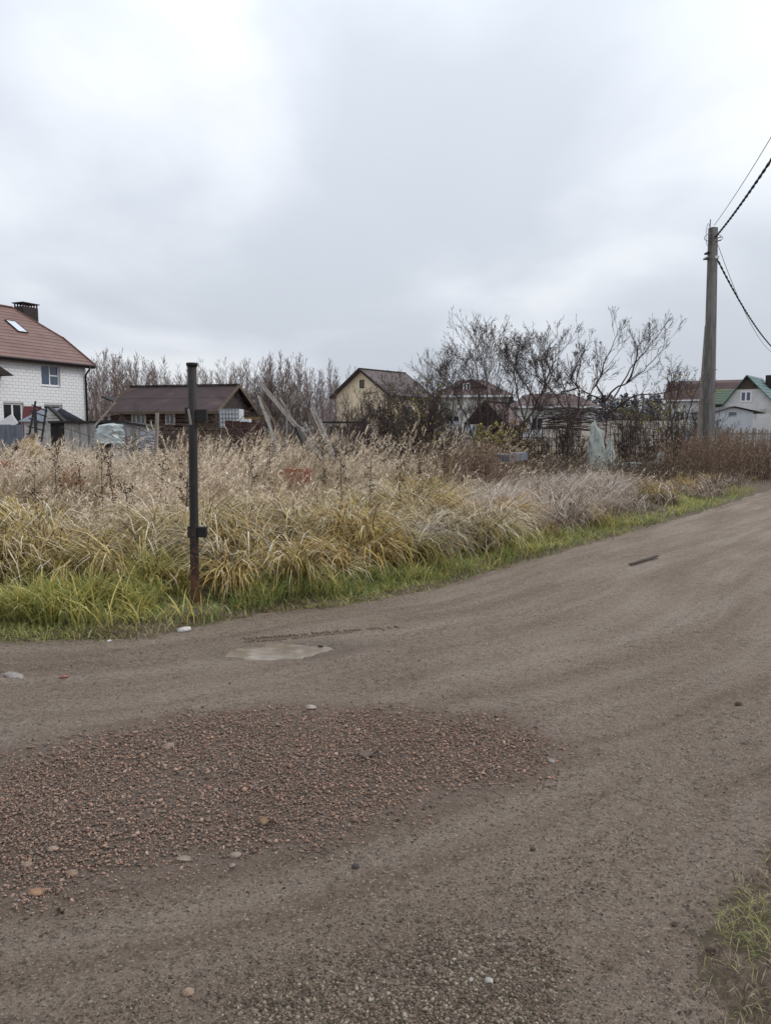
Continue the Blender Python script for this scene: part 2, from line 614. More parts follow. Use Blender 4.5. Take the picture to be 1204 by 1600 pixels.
def road_material():
    m = bpy.data.materials.new('road_mud')
    m.use_nodes = True
    N, L = m.node_tree.nodes, m.node_tree.links
    b = N['Principled BSDF']
    b.inputs['Specular IOR Level'].default_value = 0.35
    tc = N.new('ShaderNodeTexCoord')
    at_ = N.new('ShaderNodeAttribute')
    at_.attribute_name = 'track'

    def noise(src, scale, detail=5, rough=0.6, stretch=None, dist=0.0):
        if stretch:
            mp = N.new('ShaderNodeMapping')
            mp.inputs['Scale'].default_value = stretch
            L.new(src, mp.inputs[0])
            src = mp.outputs[0]
        n = N.new('ShaderNodeTexNoise')
        n.inputs['Scale'].default_value = scale
        n.inputs['Detail'].default_value = detail
        n.inputs['Roughness'].default_value = rough
        n.inputs['Distortion'].default_value = dist
        L.new(src, n.inputs['Vector'])
        return n.outputs['Fac']

    def rng(v, a, b_, c=0.0, d=1.0):
        r = N.new('ShaderNodeMapRange')
        for k, x in zip(('From Min', 'From Max', 'To Min', 'To Max'), (a, b_, c, d)):
            r.inputs[k].default_value = x
        L.new(v, r.inputs['Value'])
        return r.outputs[0]

    def mul(a, b_):
        n = N.new('ShaderNodeMath')
        n.operation = 'MULTIPLY'
        for i, s in enumerate((a, b_)):
            if isinstance(s, float):
                n.inputs[i].default_value = s
            else:
                L.new(s, n.inputs[i])
        return n.outputs[0]

    def mix(f, a, b_):
        n = N.new('ShaderNodeMix')
        n.data_type = 'RGBA'
        if isinstance(f, float):
            n.inputs[0].default_value = f
        else:
            L.new(f, n.inputs[0])
        for i, s in ((6, a), (7, b_)):
            if isinstance(s, tuple):
                n.inputs[i].default_value = s
            else:
                L.new(s, n.inputs[i])
        return n.outputs[2]

    O, T = tc.outputs['Object'], at_.outputs['Vector']
    broad = noise(O, 0.7, 5)
    streak = noise(T, 1.0, 5, 0.6, (3.4, 0.35, 1))
    fine = noise(O, 60, 7, 0.75)
    mid = noise(O, 9, 6, 0.68)

    def madd(a, f, b_):
        n = N.new('ShaderNodeMath')
        n.operation = 'MULTIPLY_ADD'
        n.inputs[1].default_value = f
        L.new(a, n.inputs[0])
        if isinstance(b_, float):
            n.inputs[2].default_value = b_
        else:
            L.new(b_, n.inputs[2])
        return n.outputs[0]

    streak = madd(mid, 0.55, madd(fine, 0.40, madd(streak, 0.9, -0.425)))      # ragged borders
    c = mix(rng(broad, 0.35, 0.65), RC[0], RC[1])
    c = mix(mul(rng(streak, 0.48, 0.64), 0.60), c, RC[2])           # packed pale wheel tracks
    c = mix(mul(rng(streak, 0.46, 0.35), 0.42), c, RC[3])           # damp darker strips
    c = mix(mul(rng(mid, 0.52, 0.72), 0.55), c, RC[3])
    c = mix(mul(rng(noise(O, 2.2, 8, 0.7), 0.60, 0.70), 0.35), c, RC[4])  # frosty patches
    clod = noise(O, 24, 6, 0.75)
    patchy = rng(noise(O, 1.3, 4, 0.6), 0.38, 0.62, 0.25, 1.0)
    c = mix(mul(mul(rng(clod, 0.51, 0.62), 0.75), patchy), c, RC[5])      # crumbled wet mud
    c = mix(mul(rng(fine, 0.52, 0.62), 0.85), c, RC[5])            # wet grit
    c = mix(mul(rng(noise(O, 190, 4, 0.6), 0.54, 0.66), 0.6), c, RC[5])     # fine wet grit
    c = mix(mul(rng(noise(O, 85, 3, 0.5), 0.58, 0.66), 0.85), c, RC[6])    # pale grit
    sp = N.new('ShaderNodeSeparateXYZ')
    L.new(T, sp.inputs[0])
    fines = mix(rng(noise(O, 130, 4, 0.7), 0.35, 0.65), S(92, 78, 68), S(136, 118, 104))      # crushed stone dust under the gravel
    c = mix(sp.outputs['Z'], c, fines)
    wt = N.new('ShaderNodeAttribute')
    wt.attribute_name = 'wet'
    ws_ = N.new('ShaderNodeSeparateXYZ')
    L.new(wt.outputs['Vector'], ws_.inputs[0])
    c = mix(mul(ws_.outputs['X'], 0.45), c, S(96, 84, 73))                                  # soaked mud round the puddle
    L.new(c, b.inputs['Base Color'])
    rr_ = N.new('ShaderNodeMath')
    rr_.operation = 'MULTIPLY_ADD'
    rr_.inputs[1].default_value = -0.45
    L.new(ws_.outputs['X'], rr_.inputs[0])
    L.new(rng(streak, 0.35, 0.65, 0.92, 0.60), rr_.inputs[2])
    L.new(rr_.outputs[0], b.inputs['Roughness'])
    b1 = N.new('ShaderNodeBump')
    b1.inputs['Strength'].default_value = 1.0
    b1.inputs['Distance'].default_value = 0.022
    L.new(fine, b1.inputs['Height'])
    b2 = N.new('ShaderNodeBump')
    b2.inputs['Strength'].default_value = 0.8
    b2.inputs['Distance'].default_value = 0.05
    L.new(madd(clod, 0.6, mid), b2.inputs['Height'])
    L.new(b1.outputs[0], b2.inputs['Normal'])
    L.new(b2.outputs[0], b.inputs['Normal'])
    return m


RC = [S(150, 132, 115), S(134, 116, 100), S(166, 150, 134), S(102, 85, 70), S(166, 156, 146), S(60, 50, 41), S(172, 158, 139)]
M_road = road_material()
xs = spaced(-2.3, 2.3, 0.022, -60, 210, 1.035)
ys = spaced(1.75, 5.2, 0.022, -12, 300, 1.035)


def road_zz(x, y):
    z, m, r, s = road_z(x, y)
    m2 = m + 0.36 * (fbm(x * 3.4, y * 3.4, 51, 4, .62) - 0.5)
    return z - 0.10 * sstep(0.04, 0.5, m2)


rv, rq = sheet(xs, ys, road_zz, lambda x, y: outside(x, y)[0] < 0.55)
_, d_, s_ = outside(rv[:, 0], rv[:, 1])
gm_ = np.clip(gravel_mask(rv[:, 0] + .16 * (fbm(rv[:, 0] * 7, rv[:, 1] * 7, 213, 3) - .5), rv[:, 1] + .16 * (fbm(rv[:, 0] * 7, rv[:, 1] * 7, 214, 3) - .5)) * 1.2, 0, .7)
wet_ = 1 - sstep(.7, 2.6, pud_q(rv[:, 0], rv[:, 1]))
road = np_mesh('road', rv, rq, np.zeros((0, 3), int), M_road, smooth=True, extra={'track': np.stack([-d_, s_, gm_], -1), 'wet': np.stack([wet_, wet_, wet_], -1)})
tag(road, 'muddy unpaved village road curving away to the right', None, None, 'structure')

M_soil = mat('soil_and_litter', S(124, 110, 95), S(66, 56, 46), 30, 0.95, 1.0, 45, detail=8, lo=.3, hi=.7, c3=S(84, 76, 58), s3=9.0, m3=(0.48, 0.62))
gv, gq = sheet(spaced(-3.5, 3.0, 0.075, -1500, 1500, 1.07), spaced(1.75, 8.5, 0.075, -60, 2200, 1.07), ground_z)
ground = np_mesh('ground', gv, gq, np.zeros((0, 3), int), M_soil, smooth=True)
tag(ground, 'soil of the overgrown lot and the road verges', None, None, 'structure')

# puddle: a flat sheet of muddy half-frozen water that fills the hollow of the road
pb = MB()
ring = []
for k in range(40):
    a = 2 * math.pi * k / 40
    ring.append((PUD.x + 0.62 * math.cos(a), PUD.y + 0.29 * math.sin(a) + 0.06 * math.cos(a), -0.0235))
pb.poly(*ring)
M_pud = mat('muddy_puddle_water', S(126, 113, 100), S(108, 96, 84), 5, 0.12, spec=0.45, c3=S(156, 149, 141), s3=7, m3=(0.52, 0.76), stretch=(1, 2, 1))
tag(pb.build('puddle', M_pud), 'small pale muddy puddle on the road near the rusty post', None, None, 'structure')
# ------------------------------------------------------------------ buildings
def wallface(mb, x0, x1, z0, z1, holes=(), y=0.0, rec=0.14, M=None):
    """wall in the XZ plane facing -Y with real openings and their reveals"""
    xs_ = sorted({x0, x1} | {h[0] for h in holes} | {h[1] for h in holes})
    zs_ = sorted({z0, z1} | {h[2] for h in holes} | {h[3] for h in holes})
    T = (lambda p: M @ Vector(p)) if M else (lambda p: p)
    for a, b in zip(xs_[:-1], xs_[1:]):
        for c, d in zip(zs_[:-1], zs_[1:]):
            mx, mz = (a + b) / 2, (c + d) / 2
            if any(h[0] < mx < h[1] and h[2] < mz < h[3] for h in holes):
                continue
            mb.poly(*[T(p) for p in ((a, y, c), (b, y, c), (b, y, d), (a, y, d))])
    for a, b, c, d in holes:
        Y2 = y + rec
        for q in (((a, y, c), (a, Y2, c), (a, Y2, d), (a, y, d)), ((b, y, c), (b, y, d), (b, Y2, d), (b, Y2, c)), ((a, y, c), (b, y, c), (b, Y2, c), (a, Y2, c)), ((a, y, d), (a, Y2, d), (b, Y2, d), (b, y, d))):
            mb.poly(*[T(p) for p in q])


def window(parent, x0, x1, z0, z1, y, mf, mg, mull=(0.5,), bars=(), t=0.06, M=None, sill=None):
    """frame (part) with its pane (sub-part) on a wall facing -Y; y is the frame's front"""
    e = None
    mb = MB()
    mb.box(x0, x0 + t, y, y + 0.06, z0, z1).box(x1 - t, x1, y, y + 0.06, z0, z1)
    mb.box(x0 + t, x1 - t, y + 0.002, y + 0.06, z0, z0 + t).box(x0 + t, x1 - t, y + 0.002, y + 0.06, z1 - t, z1)
    for f in mull:
        xm = x0 + (x1 - x0) * f
        mb.box(xm - t / 2, xm + t / 2, y + 0.004, y + 0.055, z0 + t, z1 - t)
    for xa, xb, f in bars:
        zm = z0 + (z1 - z0) * f
        mb.box(x0 + (x1 - x0) * xa, x0 + (x1 - x0) * xb, y + 0.006, y + 0.05, zm - t / 2, zm + t / 2)
    if sill:
        mb.box(x0 - 0.05, x1 + 0.05, y - 0.16, y + 0.01, z0 - 0.05, z0 - 0.002)
    p = MB().poly((x0 + t / 2, y + 0.035, z0 + t / 2), (x1 - t / 2, y + 0.035, z0 + t / 2), (x1 - t / 2, y + 0.035, z1 - t / 2), (x0 + t / 2, y + 0.035, z1 - t / 2))
    if M:
        for m_ in (mb, p):
            m_.v = [tuple(M @ Vector(q)) for q in m_.v]
    w = mb.build('window', mf, parent)
    p.build('pane', mg, w)
    return w


def slope(mb, e_y, e_z, r_y, r_z, xl, xr, rows, lift=0.03, thick=0.12):
    """roof slope from the eave line to the ridge line in overlapping rows; xl, xr give its two ends at s in 0..1"""
    def P(x, s, dz=0.0):
        return (x, e_y + (r_y - e_y) * s, e_z + (r_z - e_z) * s + dz)
    for k in range(rows):
        a, b = k / rows, (k + 1) / rows
        mb.poly(P(xl(a), a, lift), P(xr(a), a, lift), P(xr(b), b), P(xl(b), b))
        mb.poly(P(xl(a), a), P(xr(a), a), P(xr(a), a, lift), P(xl(a), a, lift))
    n = 6
    for k in range(n):
        a, b = k / n, (k + 1) / n
        mb.poly(P(xl(a), a, -thick), P(xl(b), b, -thick), P(xr(b), b, -thick), P(xr(a), a, -thick))
        mb.poly(P(xr(a), a, -thick), P(xr(b), b, -thick), P(xr(b), b), P(xr(a), a))
        mb.poly(P(xl(a), a), P(xl(b), b), P(xl(b), b, -thick), P(xl(a), a, -thick))
    mb.poly(P(xl(0), 0, -thick), P(xr(0), 0, -thick), P(xr(0), 0), P(xl(0), 0))


def gable_house(name, label, corner, ang, L, D, eave, rise, wall_m, roof_m, over=0.35, rows=8, front=(), right=(), left=(), edge_m=None, z0=-0.3, gable_m=None, rlift=0.02):
    """corner = right end of the front wall, ang = heading of the front wall from left to right; ridge runs along the front"""
    d = Vector((math.cos(ang), math.sin(ang)))
    o = Vector(corner) - d * L
    root = empty(name, (o.x, o.y, 0), ang, label, 'house')
    w = MB()
    wallface(w, 0, L, z0, eave, front)
    w.poly((L, D, z0), (0, D, z0), (0, D, eave), (L, D, eave))
    wm = w.build('wall', wall_m, root)
    Mr = Matrix.Translation((L, 0, 0)) @ Matrix.Rotation(math.pi / 2, 4, 'Z')
    Ml = Matrix.Translation((0, D, 0)) @ Matrix.Rotation(-math.pi / 2, 4, 'Z')
    for hl_, M_ in ((right, Mr), (left, Ml)):
        sr = MB()
        wallface(sr, 0, D, z0, eave, hl_, M=M_)
        sr.build('side_wall', wall_m, root)
    for x in (0, L):
        MB().poly((x, 0, eave), (x, D, eave), (x, D / 2, eave + rise * 0.985)).build('gable', gable_m or wall_m, root)
    rf = MB()
    k = rise / (D / 2)
    for sgn in (0, 1):
        ey, ry = (-over, D / 2) if sgn == 0 else (D + over, D / 2)
        slope(rf, ey, eave - over * k + 0.06, ry, eave + rise + 0.06, lambda s: -over, lambda s: L + over, rows, rlift)
    roof = rf.build('roof', roof_m, root)
    tb = MB()
    for x in (-over - 0.02, L + over + 0.02):
        for ey in (-over, D + over):
            tb.bar((x, ey, eave - over * k), (x, D / 2, eave + rise), 0.05, 0.2)
    tb.bar((-over, -over - 0.03, eave - over * k), (L + over, -over - 0.03, eave - over * k), 0.04, 0.16)
    tb.build('fascia', edge_m or M_dark, roof)
    rc = MB().bar((-over - 0.03, D / 2, eave + rise + 0.1), (L + over + 0.03, D / 2, eave + rise + 0.1), 0.3, 0.05)
    rc.build('ridge_cap', roof_m, roof)
    return root


# --- white block house at the left edge
A_dir = Vector((0.394, 0.919)).normalized()
A_ang = math.atan2(A_dir.y, A_dir.x)
A_L, A_D, A_E, A_RISE = 13.0, 10.0, 5.95, 3.55
A_cor = Vector((-19.25, 50.0))
A_org = A_cor - A_dir * A_L
hA = empty('block_house', (A_org.x, A_org.y, 0), A_ang, 'white concrete block house with red-brown metal tile roof and skylights', 'house')


def on_front(px, py):
    """pixel -> (x along, z) on the front wall of the block house"""
    u = (px - CX) / FPX
    # approximate horizontal bearing, then intersect the wall line
    t = 0.0
    for _ in range(40):
        P = A_cor - A_dir * t
        e = P.x / P.y - u
        t += e * 60
    return A_L - t, at(px, py, P.y).z


W1a, W1b = on_front(72, 602), on_front(100.5, 573)
W2a, W2b = on_front(10.5, 656), on_front(42, 630)
W3a, W3b = on_front(74, 656), on_front(102, 633)
holesA = [(W1a[0], W1b[0], W1a[1], W1b[1] + 0.05), (W2a[0], W2b[0], 0.95, W2b[1]), (W3a[0], W3b[0], 0.95, W3b[1])]
wA = MB()
wallface(wA, 0, A_L, -0.3, A_E, holesA, 0.0, 0.2)
wA.poly((A_L, A_D, -0.3), (0, A_D, -0.3), (0, A_D, A_E), (A_L, A_D, A_E))
wallA = wA.build('wall', M_mortar, hA)
sA = MB()
sA.poly((A_L, 0, -0.3), (A_L, A_D, -0.3), (A_L, A_D, A_E), (A_L, A_D * 0.78, A_E + A_RISE * .43), (A_L, A_D * 0.22, A_E + A_RISE * .43), (A_L, 0, A_E))
sA.build('side_wall', M_block, hA)
sA = MB()
sA.poly((0, A_D, -0.3), (0, 0, -0.3), (0, 0, A_E), (0, A_D / 2, A_E + A_RISE * .97), (0, A_D, A_E))
sA.build('side_wall', M_block, hA)
# blocks: each one the photo shows is a piece of the wall, the courses below the yard fence and beyond the frame are one mass
BH, BL, JT = 0.19, 0.42, 0.012


def block_mesh(w):
    m = MB()
    b = 0.010
    y0, y1 = -0.022, 0.02
    m.add([(0, y1, 0), (w, y1, 0), (w, y1, BH - JT), (0, y1, BH - JT), (b, y0, b), (w - b, y0, b), (w - b, y0, BH - JT - b), (b, y0, BH - JT - b)],
          [(4, 5, 6, 7), (0, 1, 5, 4), (1, 2, 6, 5), (2, 3, 7, 6), (3, 0, 4, 7)])
    return m


block_cache = {}
rest = MB()
cells = []
nrow = int((A_E - 0.02) / BH)
for r_ in range(nrow):
    z = 0.02 + r_ * BH
    x = A_L - (BL * 0.5 if r_ % 2 else 0.0)
    edges = [A_L]
    if r_ % 2:
        edges.append(x)
    while x > 0.2:
        x -= BL
        edges.append(max(x, 0.0))
    for xb, xa in zip(edges[:-1], edges[1:]):
        segs = [(xa, xb)]
        for (h0, h1, h2, h3) in holesA:
            if z + BH - JT > h2 and z < h3:
                ns = []
                for (a, b) in segs:
                    if b <= h0 or a >= h1:
                        ns.append((a, b))
                    else:
                        if a < h0 - 0.05:
                            ns.append((a, h0))
                        if b > h1 + 0.05:
                            ns.append((h1, b))
                segs = ns
        for a, b in segs:
            w_ = round(b - a - JT, 2)
            if w_ > 0.05:
                cells.append((a + JT / 2, z, w_))
x_vis = on_front(2, 600)[0]
seen = [c for c in cells if c[0] > x_vis and c[1] > 2.6]
seen.sort(key=lambda c: -c[0] - 0.8 * c[1])
seen = set(seen[:300])
for c in cells:
    if c in seen:
        if c[2] not in block_cache:
            block_cache[c[2]] = block_mesh(c[2]).mesh('block')
        link('block', block_cache[c[2]], M_block, wallA, (c[0], 0, c[1]))
    else:
        m_ = block_mesh(c[2])
        rest.add([(p[0] + c[0], p[1], p[2] + c[1]) for p in m_.v], m_.f)
tag(rest.build('block_courses', M_block, wallA), None, None, None, 'stuff')
window(hA, *holesA[0], 0.10, M_whiteframe, M_glass, (0.5,), ((0.5, 1.0, 0.5),), 0.075, sill=True)
window(hA, *holesA[1], 0.10, M_whiteframe, M_glass_dark, (0.5,), (), 0.11, sill=True)
window(hA, *holesA[2], 0.10, M_whiteframe, M_glass_dark, (0.45,), (), 0.09)
# roof: near slope ends in a clipped (half-hipped) gable on the right
k_ = A_RISE / (A_D / 2)
ov = 0.42
S1 = 0.50
xrA = lambda s: A_L + ov if s < S1 else A_L + ov - (s - S1) / (1 - S1) * 1.45
rfA = MB()
slope(rfA, -ov, A_E - ov * k_ + 0.08, A_D / 2, A_E + A_RISE, lambda s: -ov, xrA, 16, 0.035, 0.16)
slope(rfA, A_D + ov, A_E - ov * k_ + 0.08, A_D / 2, A_E + A_RISE, lambda s: -ov, xrA, 16, 0.035, 0.16)
zs1 = A_E - ov * k_ + 0.08 + (A_RISE + ov * k_ - 0.08) * S1
ys1 = -ov + (A_D / 2 + ov) * S1
rfA.poly((A_L + ov, ys1, zs1), (A_L + ov, A_D - ys1, zs1), (A_L + ov - 1.45, A_D / 2, A_E + A_RISE))
roofA = rfA.build('roof', M_roof_red, hA)
cap = MB()
cap.bar((-ov, A_D / 2, A_E + A_RISE + 0.04), (A_L + ov - 1.45, A_D / 2, A_E + A_RISE + 0.04), 0.26, 0.07)
cap.bar((A_L + ov - 1.45, A_D / 2, A_E + A_RISE + 0.04), (A_L + ov, ys1, zs1 + 0.05), 0.16, 0.07)
cap.bar((A_L + ov + 0.02, ys1, zs1), (A_L + ov + 0.02, -ov, A_E - ov * k_ + 0.08), 0.05, 0.2)
cap.build('ridge_cap', M_roof_red, roofA)
gut = MB().tube([(-ov, -ov - 0.07, A_E - ov * k_ + 0.03), (A_L + ov, -ov - 0.07, A_E - ov * k_ + 0.03)], 0.07, 8)
gut.box(-ov, A_L + ov - .02, -ov - 0.02, -ov + 0.03, A_E - ov * k_ - 0.14, A_E - ov * k_ + 0.0)
gut.build('gutter', M_dark, roofA)
dp = MB().tube([(A_L - 0.12, -ov - 0.07, A_E - ov * k_), (A_L - 0.12, -ov - 0.05, A_E - 0.5), (A_L - 0.12, -0.12, A_E - 0.85), (A_L - 0.12, -0.11, 0.2)], 0.06, 8)
dp.build('drainpipe', M_dark, hA, True)


def roof_pt(x, s, up=0.0):
    return Vector((x, -ov + (A_D / 2 + ov) * s, A_E - ov * k_ + 0.08 + (A_RISE + ov * k_ - 0.08) * s + up))


for x0, s0 in ((A_L - 3.1, 0.48), (A_L - 6.6, 0.46)):
    a, b, c, d = roof_pt(x0, s0, .09), roof_pt(x0 + 0.75, s0, .09), roof_pt(x0 + 0.75, s0 + .2, .09), roof_pt(x0, s0 + .2, .09)
    fr = MB()
    for p, q in ((a, b), (b, c), (c, d), (d, a)):
        fr.bar(p, q, 0.045, 0.05)
    sk = fr.build('skylight', M_dark, roofA)
    MB().poly(a, b, c, d).build('pane', M_skylight, sk)
# chimney with its vent cap
cx_, cw, cl = A_L + 0.1, 0.42, 1.2
cz0, cz1 = A_E + A_RISE - 2.2, A_E + A_RISE + 0.18
chm = MB().box(cx_ - cl / 2, cx_ + cl / 2, A_D / 2 - cw, A_D / 2 + cw, cz0, cz1)
chm = chm.build('chimney', M_dark, roofA)
vt = MB()
for i in range(6):
    xx = cx_ - cl / 2 + 0.05 + i * (cl - 0.1) / 5
    for yy in (A_D / 2 - cw + 0.05, A_D / 2 + cw - 0.05):
        vt.box(xx - 0.035, xx + 0.035, yy - 0.035, yy + 0.035, cz1, cz1 + 0.2)
vt.box(cx_ - cl / 2 - 0.08, cx_ + cl / 2 + 0.08, A_D / 2 - cw - 0.08, A_D / 2 + cw + 0.08, cz1 + 0.2, cz1 + 0.26)
vt.build('vent_cap', M_dark, chm)
# small canopy over a door, just cut by the frame
cn = MB()
xc = on_front(0, 590)[0]
zc_ = at(10, 585, 44).z
cn.add([(xc - 2.4, -0.05, zc_ - 0.1), (xc - 0.8, -0.05, zc_ + 0.55), (xc + 0.45, -0.05, zc_ - 0.1), (xc - 2.4, -1.0, zc_ - 0.1), (xc - 0.8, -1.0, zc_ + 0.55), (xc + 0.45, -1.0, zc_ - 0.1)],
       [(0, 1, 4, 3), (1, 2, 5, 4), (3, 4, 5), (0, 2, 1)])
cn.build('canopy', M_dark, hA)

# --- dark open shed between the block house and the log house
t_ = empty('lean_to_shed', (-19.2, 52.5, 0), R(-12), 'dark wooden lean-to shed against the white block house', 'shed')
m_ = MB().add([(0, 0, 3.9), (3.4, 0, 2.55), (3.4, 3, 2.55), (0, 3, 3.9), (0, 0, 3.8), (3.4, 0, 2.45), (3.4, 3, 2.45), (0, 3, 3.8)], [(0, 1, 2, 3), (7, 6, 5, 4), (0, 4, 5, 1), (1, 5, 6, 2), (3, 2, 6, 7)])
m_.build('roof', M_tarpaper, t_)
for i in range(10):
    MB().box(0.05, 3.2, 1.2, 1.24, 0.1 + i * 0.24, 0.31 + i * 0.24).build('plank', M_black if i % 3 else M_gable_dark, t_)
for x in (0.1, 3.2):
    MB().box(x, x + 0.12, 0.1, 0.22, 0, 2.5).build('post', M_gable_dark, t_)
MB().box(0.1, 3.8, 0.0, 0.09, 2.0, 2.12).build('rail', M_plank, t_)

# --- low dark log house
B_ang = math.atan2(-0.26, 0.965)
B_c = Vector((-10.2, 46.2))
B_L, B_D, B_E = 6.9, 5.2, 2.86
hB = gable_house('log_house', 'low dark log house with brown sheet roof behind the metal post', B_c, B_ang, B_L, B_D, B_E, 1.5, M_log, M_roof_brown, 0.38, 2, gable_m=M_gable_dark, edge_m=M_board, rlift=0.015)
for i in range(11):
    z = 0.2 + i * 0.245
    MB().tube([(-0.12, -0.03, z), (B_L + 0.14, -0.03, z)], 0.125, 8).build('log', M_log, hB, True)
    MB().tube([(B_L + 0.03, -0.12, z + 0.12), (B_L + 0.03, B_D, z + 0.12)], 0.125, 8).build('log', M_log, hB, True)
for px0, px1, py0, py1 in ((212, 234, 664, 646), (264, 279, 664, 646), (313, 325, 656, 646)):
    d = Vector((math.cos(B_ang), math.sin(B_ang)))
    o = B_c - d * B_L

    def along(px):
        u = (px - CX) / FPX
        t = (u * o.y - o.x) / (d.x - u * d.y)
        return t, o.y + d.y * t
    a, Ya = along(px0)
    b, _ = along(px1)
    window(hB, a, b, at(px0, py0, Ya).z, at(px0, py1, Ya).z, -0.24, M_oldframe, M_glass, (0.33, 0.67) if px1 - px0 > 18 else (0.5,), (), 0.09)
# porch with ochre fascia and the flue behind the gable
pr = MB().box(B_L + 0.3, B_L + 3.0, 2.2, 4.8, 2.42, 2.52)
pr.build('porch_roof', M_tarpaper, hB)
MB().box(B_L + 0.3, B_L + 3.0, 2.16, 2.2, 2.22, 2.42).build('fascia', M_yellow, hB)
for i in range(6):
    MB().box(B_L + 0.5 + i * 0.45, B_L + 0.58 + i * 0.45, 2.3, 2.38, 0.2, 2.42).build('porch_post', M_oldframe if i in (1, 3) else M_board, hB)
fl = MB().tube([(B_L - 0.4, B_D * 0.86, 3.2), (B_L - 0.4, B_D * 0.86, 4.05)], 0.13, 10)
fl = fl.build('flue', M_ibc, hB, True)
MB().tube([(B_L - 0.4, B_D * 0.86, 4.05), (B_L - 0.4, B_D * 0.86, 4.12), (B_L - 0.4, B_D * 0.86, 4.22)], [0.19, 0.19, 0.03], 10).build('flue_cap', M_steel, fl)

# --- cream house behind the bare shrubs
C_ang = R(-30)
C_cor = Vector((at(608, 640, 68).x, 68.0))
# the gable faces the camera: ridge runs away, so the house is turned a quarter
C_a2 = R(52)
C_L, C_D = 6.0, 6.2
dC = Vector((math.cos(C_a2), math.sin(C_a2)))
hC = gable_house('cream_house', 'cream plastered house with steep gable behind bare shrubs', C_cor + dC * C_L, C_a2, C_L, C_D, 4.85, 2.15, M_cream, M_roof_grey, 0.45, 10, edge_m=M_dark,
                 left=((2.9, 3.6, 1.6, 2.7),))
Ml = Matrix.Translation((0, C_D, 0)) @ Matrix.Rotation(-math.pi / 2, 4, 'Z')
window(hC, 2.9, 3.6, 1.6, 2.7, 0.06, M_whiteframe, M_glass_dark, (0.5,), (), 0.07, M=Ml)
window(hC, C_D / 2 - 0.25, C_D / 2 + 0.25, 5.35, 6.1, -0.05, M_dark, M_glass_dark, (), (), 0.06, M=Ml)
window(hC, 2.0, 3.2, 2.6, 3.8, -0.05, M_whiteframe, M_glass_dark)

# --- hip-roofed house further right
def hip_house(name, label, c, ang, L, D, eave, rise, wm, rm, over=0.45, inset=None, dormer=None, wins=()):
    d = Vector((math.cos(ang), math.sin(ang)))
    o = Vector(c) - d * L / 2
    root = empty(name, (o.x, o.y, 0), ang, label, 'house')
    w = MB()
    wallface(w, 0, L, -0.3, eave, wins)
    w.poly((L, 0, -.3), (L, D, -.3), (L, D, eave), (L, 0, eave)).poly((0, D, -.3), (0, 0, -.3), (0, 0, eave), (0, D, eave)).poly((L, D, -.3), (0, D, -.3), (0, D, eave), (L, D, eave))
    w.build('wall', wm, root)
    for h in wins:
        window(root, *h, 0.06, M_whiteframe, M_glass_dark)
    ins = inset if inset is not None else D / 2
    r = MB()
    e = eave + 0.02
    x0, x1, y0, y1 = -over, L + over, -over, D + over
    a, b = (ins - over, D / 2, e + rise), (L - ins + over, D / 2, e + rise)
    n = 8
    E0, E1, E2, E3 = map(Vector, ((x0, y0, e), (x1, y0, e), (x1, y1, e), (x0, y1, e)))
    A_, B_ = Vector(a), Vector(b)
    for p, q, s_a, s_b in ((E0, E1, A_, B_), (E1, E2, B_, B_), (E2, E3, B_, A_), (E3, E0, A_, A_)):
        for k in range(n):
            f, g = k / n, (k + 1) / n
            up = Vector((0, 0, 0.025))
            c0, c1, c2, c3 = p.lerp(s_a, f), q.lerp(s_b, f), q.lerp(s_b, g), p.lerp(s_a, g)
            r.poly(c0 + up, c1 + up, c2, c3)
            r.poly(c0, c1, c1 + up, c0 + up)
    r.box(x0, x1, y0, y1, eave - 0.14, eave + 0.015)
    roof = r.build('roof', rm, root)
    f = MB().box(x0 - 0.03, x1 + 0.03, y0 - 0.03, y0 - 0.004, eave - 0.16, eave + 0.03)
    f.build('fascia', M_whiteframe, roof)
    if dormer:
        xm, zz_, hw = dormer
        dm = MB()
        yb = D / 2
        ys_ = yb - 2.2
        dm.poly((xm - hw, ys_, zz_ - 0.7), (xm + hw, ys_, zz_ - 0.7), (xm, ys_, zz_))
        dm.poly((xm - hw - .15, ys_ - .15, zz_ - 0.75), (xm, ys_ - .15, zz_ + .08), (xm, yb, zz_ + .08), (xm - hw - .15, yb, zz_ - .75))
        dm.poly((xm + hw + .15, ys_ - .15, zz_ - 0.75), (xm + hw + .15, yb, zz_ - .75), (xm, yb, zz_ + .08), (xm, ys_ - .15, zz_ + .08))
        dd = dm.build('dormer', rm, root)
        window(root, xm - 0.75, xm - 0.05, zz_ - 1.1, zz_ - 0.3, ys_ - 0.3, M_whiteframe, M_glass_dark, (0.5,), (), 0.1)
    return root


pD = at(738, 650, 76)
hip_house('hip_roofed_house', 'house with rusty brown hipped roof and attic window behind the plum trees', (pD.x, 76), R(-4), 7.0, 6.5, 4.95, 1.75, M_white_wall, M_roof_hip, 0.5, 2.9, (3.3, 6.55, 1.5), ((1.0, 2.2, 1.6, 3.0), (4.4, 5.6, 1.6, 3.0)))
pE = at(872, 650, 88)
hip_house('grey_house', 'grey house with low brown roof between the bare trees', (pE.x, 88), R(3), 8.5, 7.0, 4.25, 1.6, M_white_wall, M_roof_hip, 0.5, 2.2, None, ((1.2, 2.4, 1.7, 3.0), (3.4, 4.6, 1.7, 3.0), (6, 7, 1.7, 3.0)))
pF = at(814, 658, 54)
gable_house('brown_shed', 'small dark brown shed with sloping roof behind the leaning trunk', (pF.x, 54), R(60), 3.2, 2.6, 2.1, 1.35, M_gable_dark, M_roof_wine, 0.25, 5)

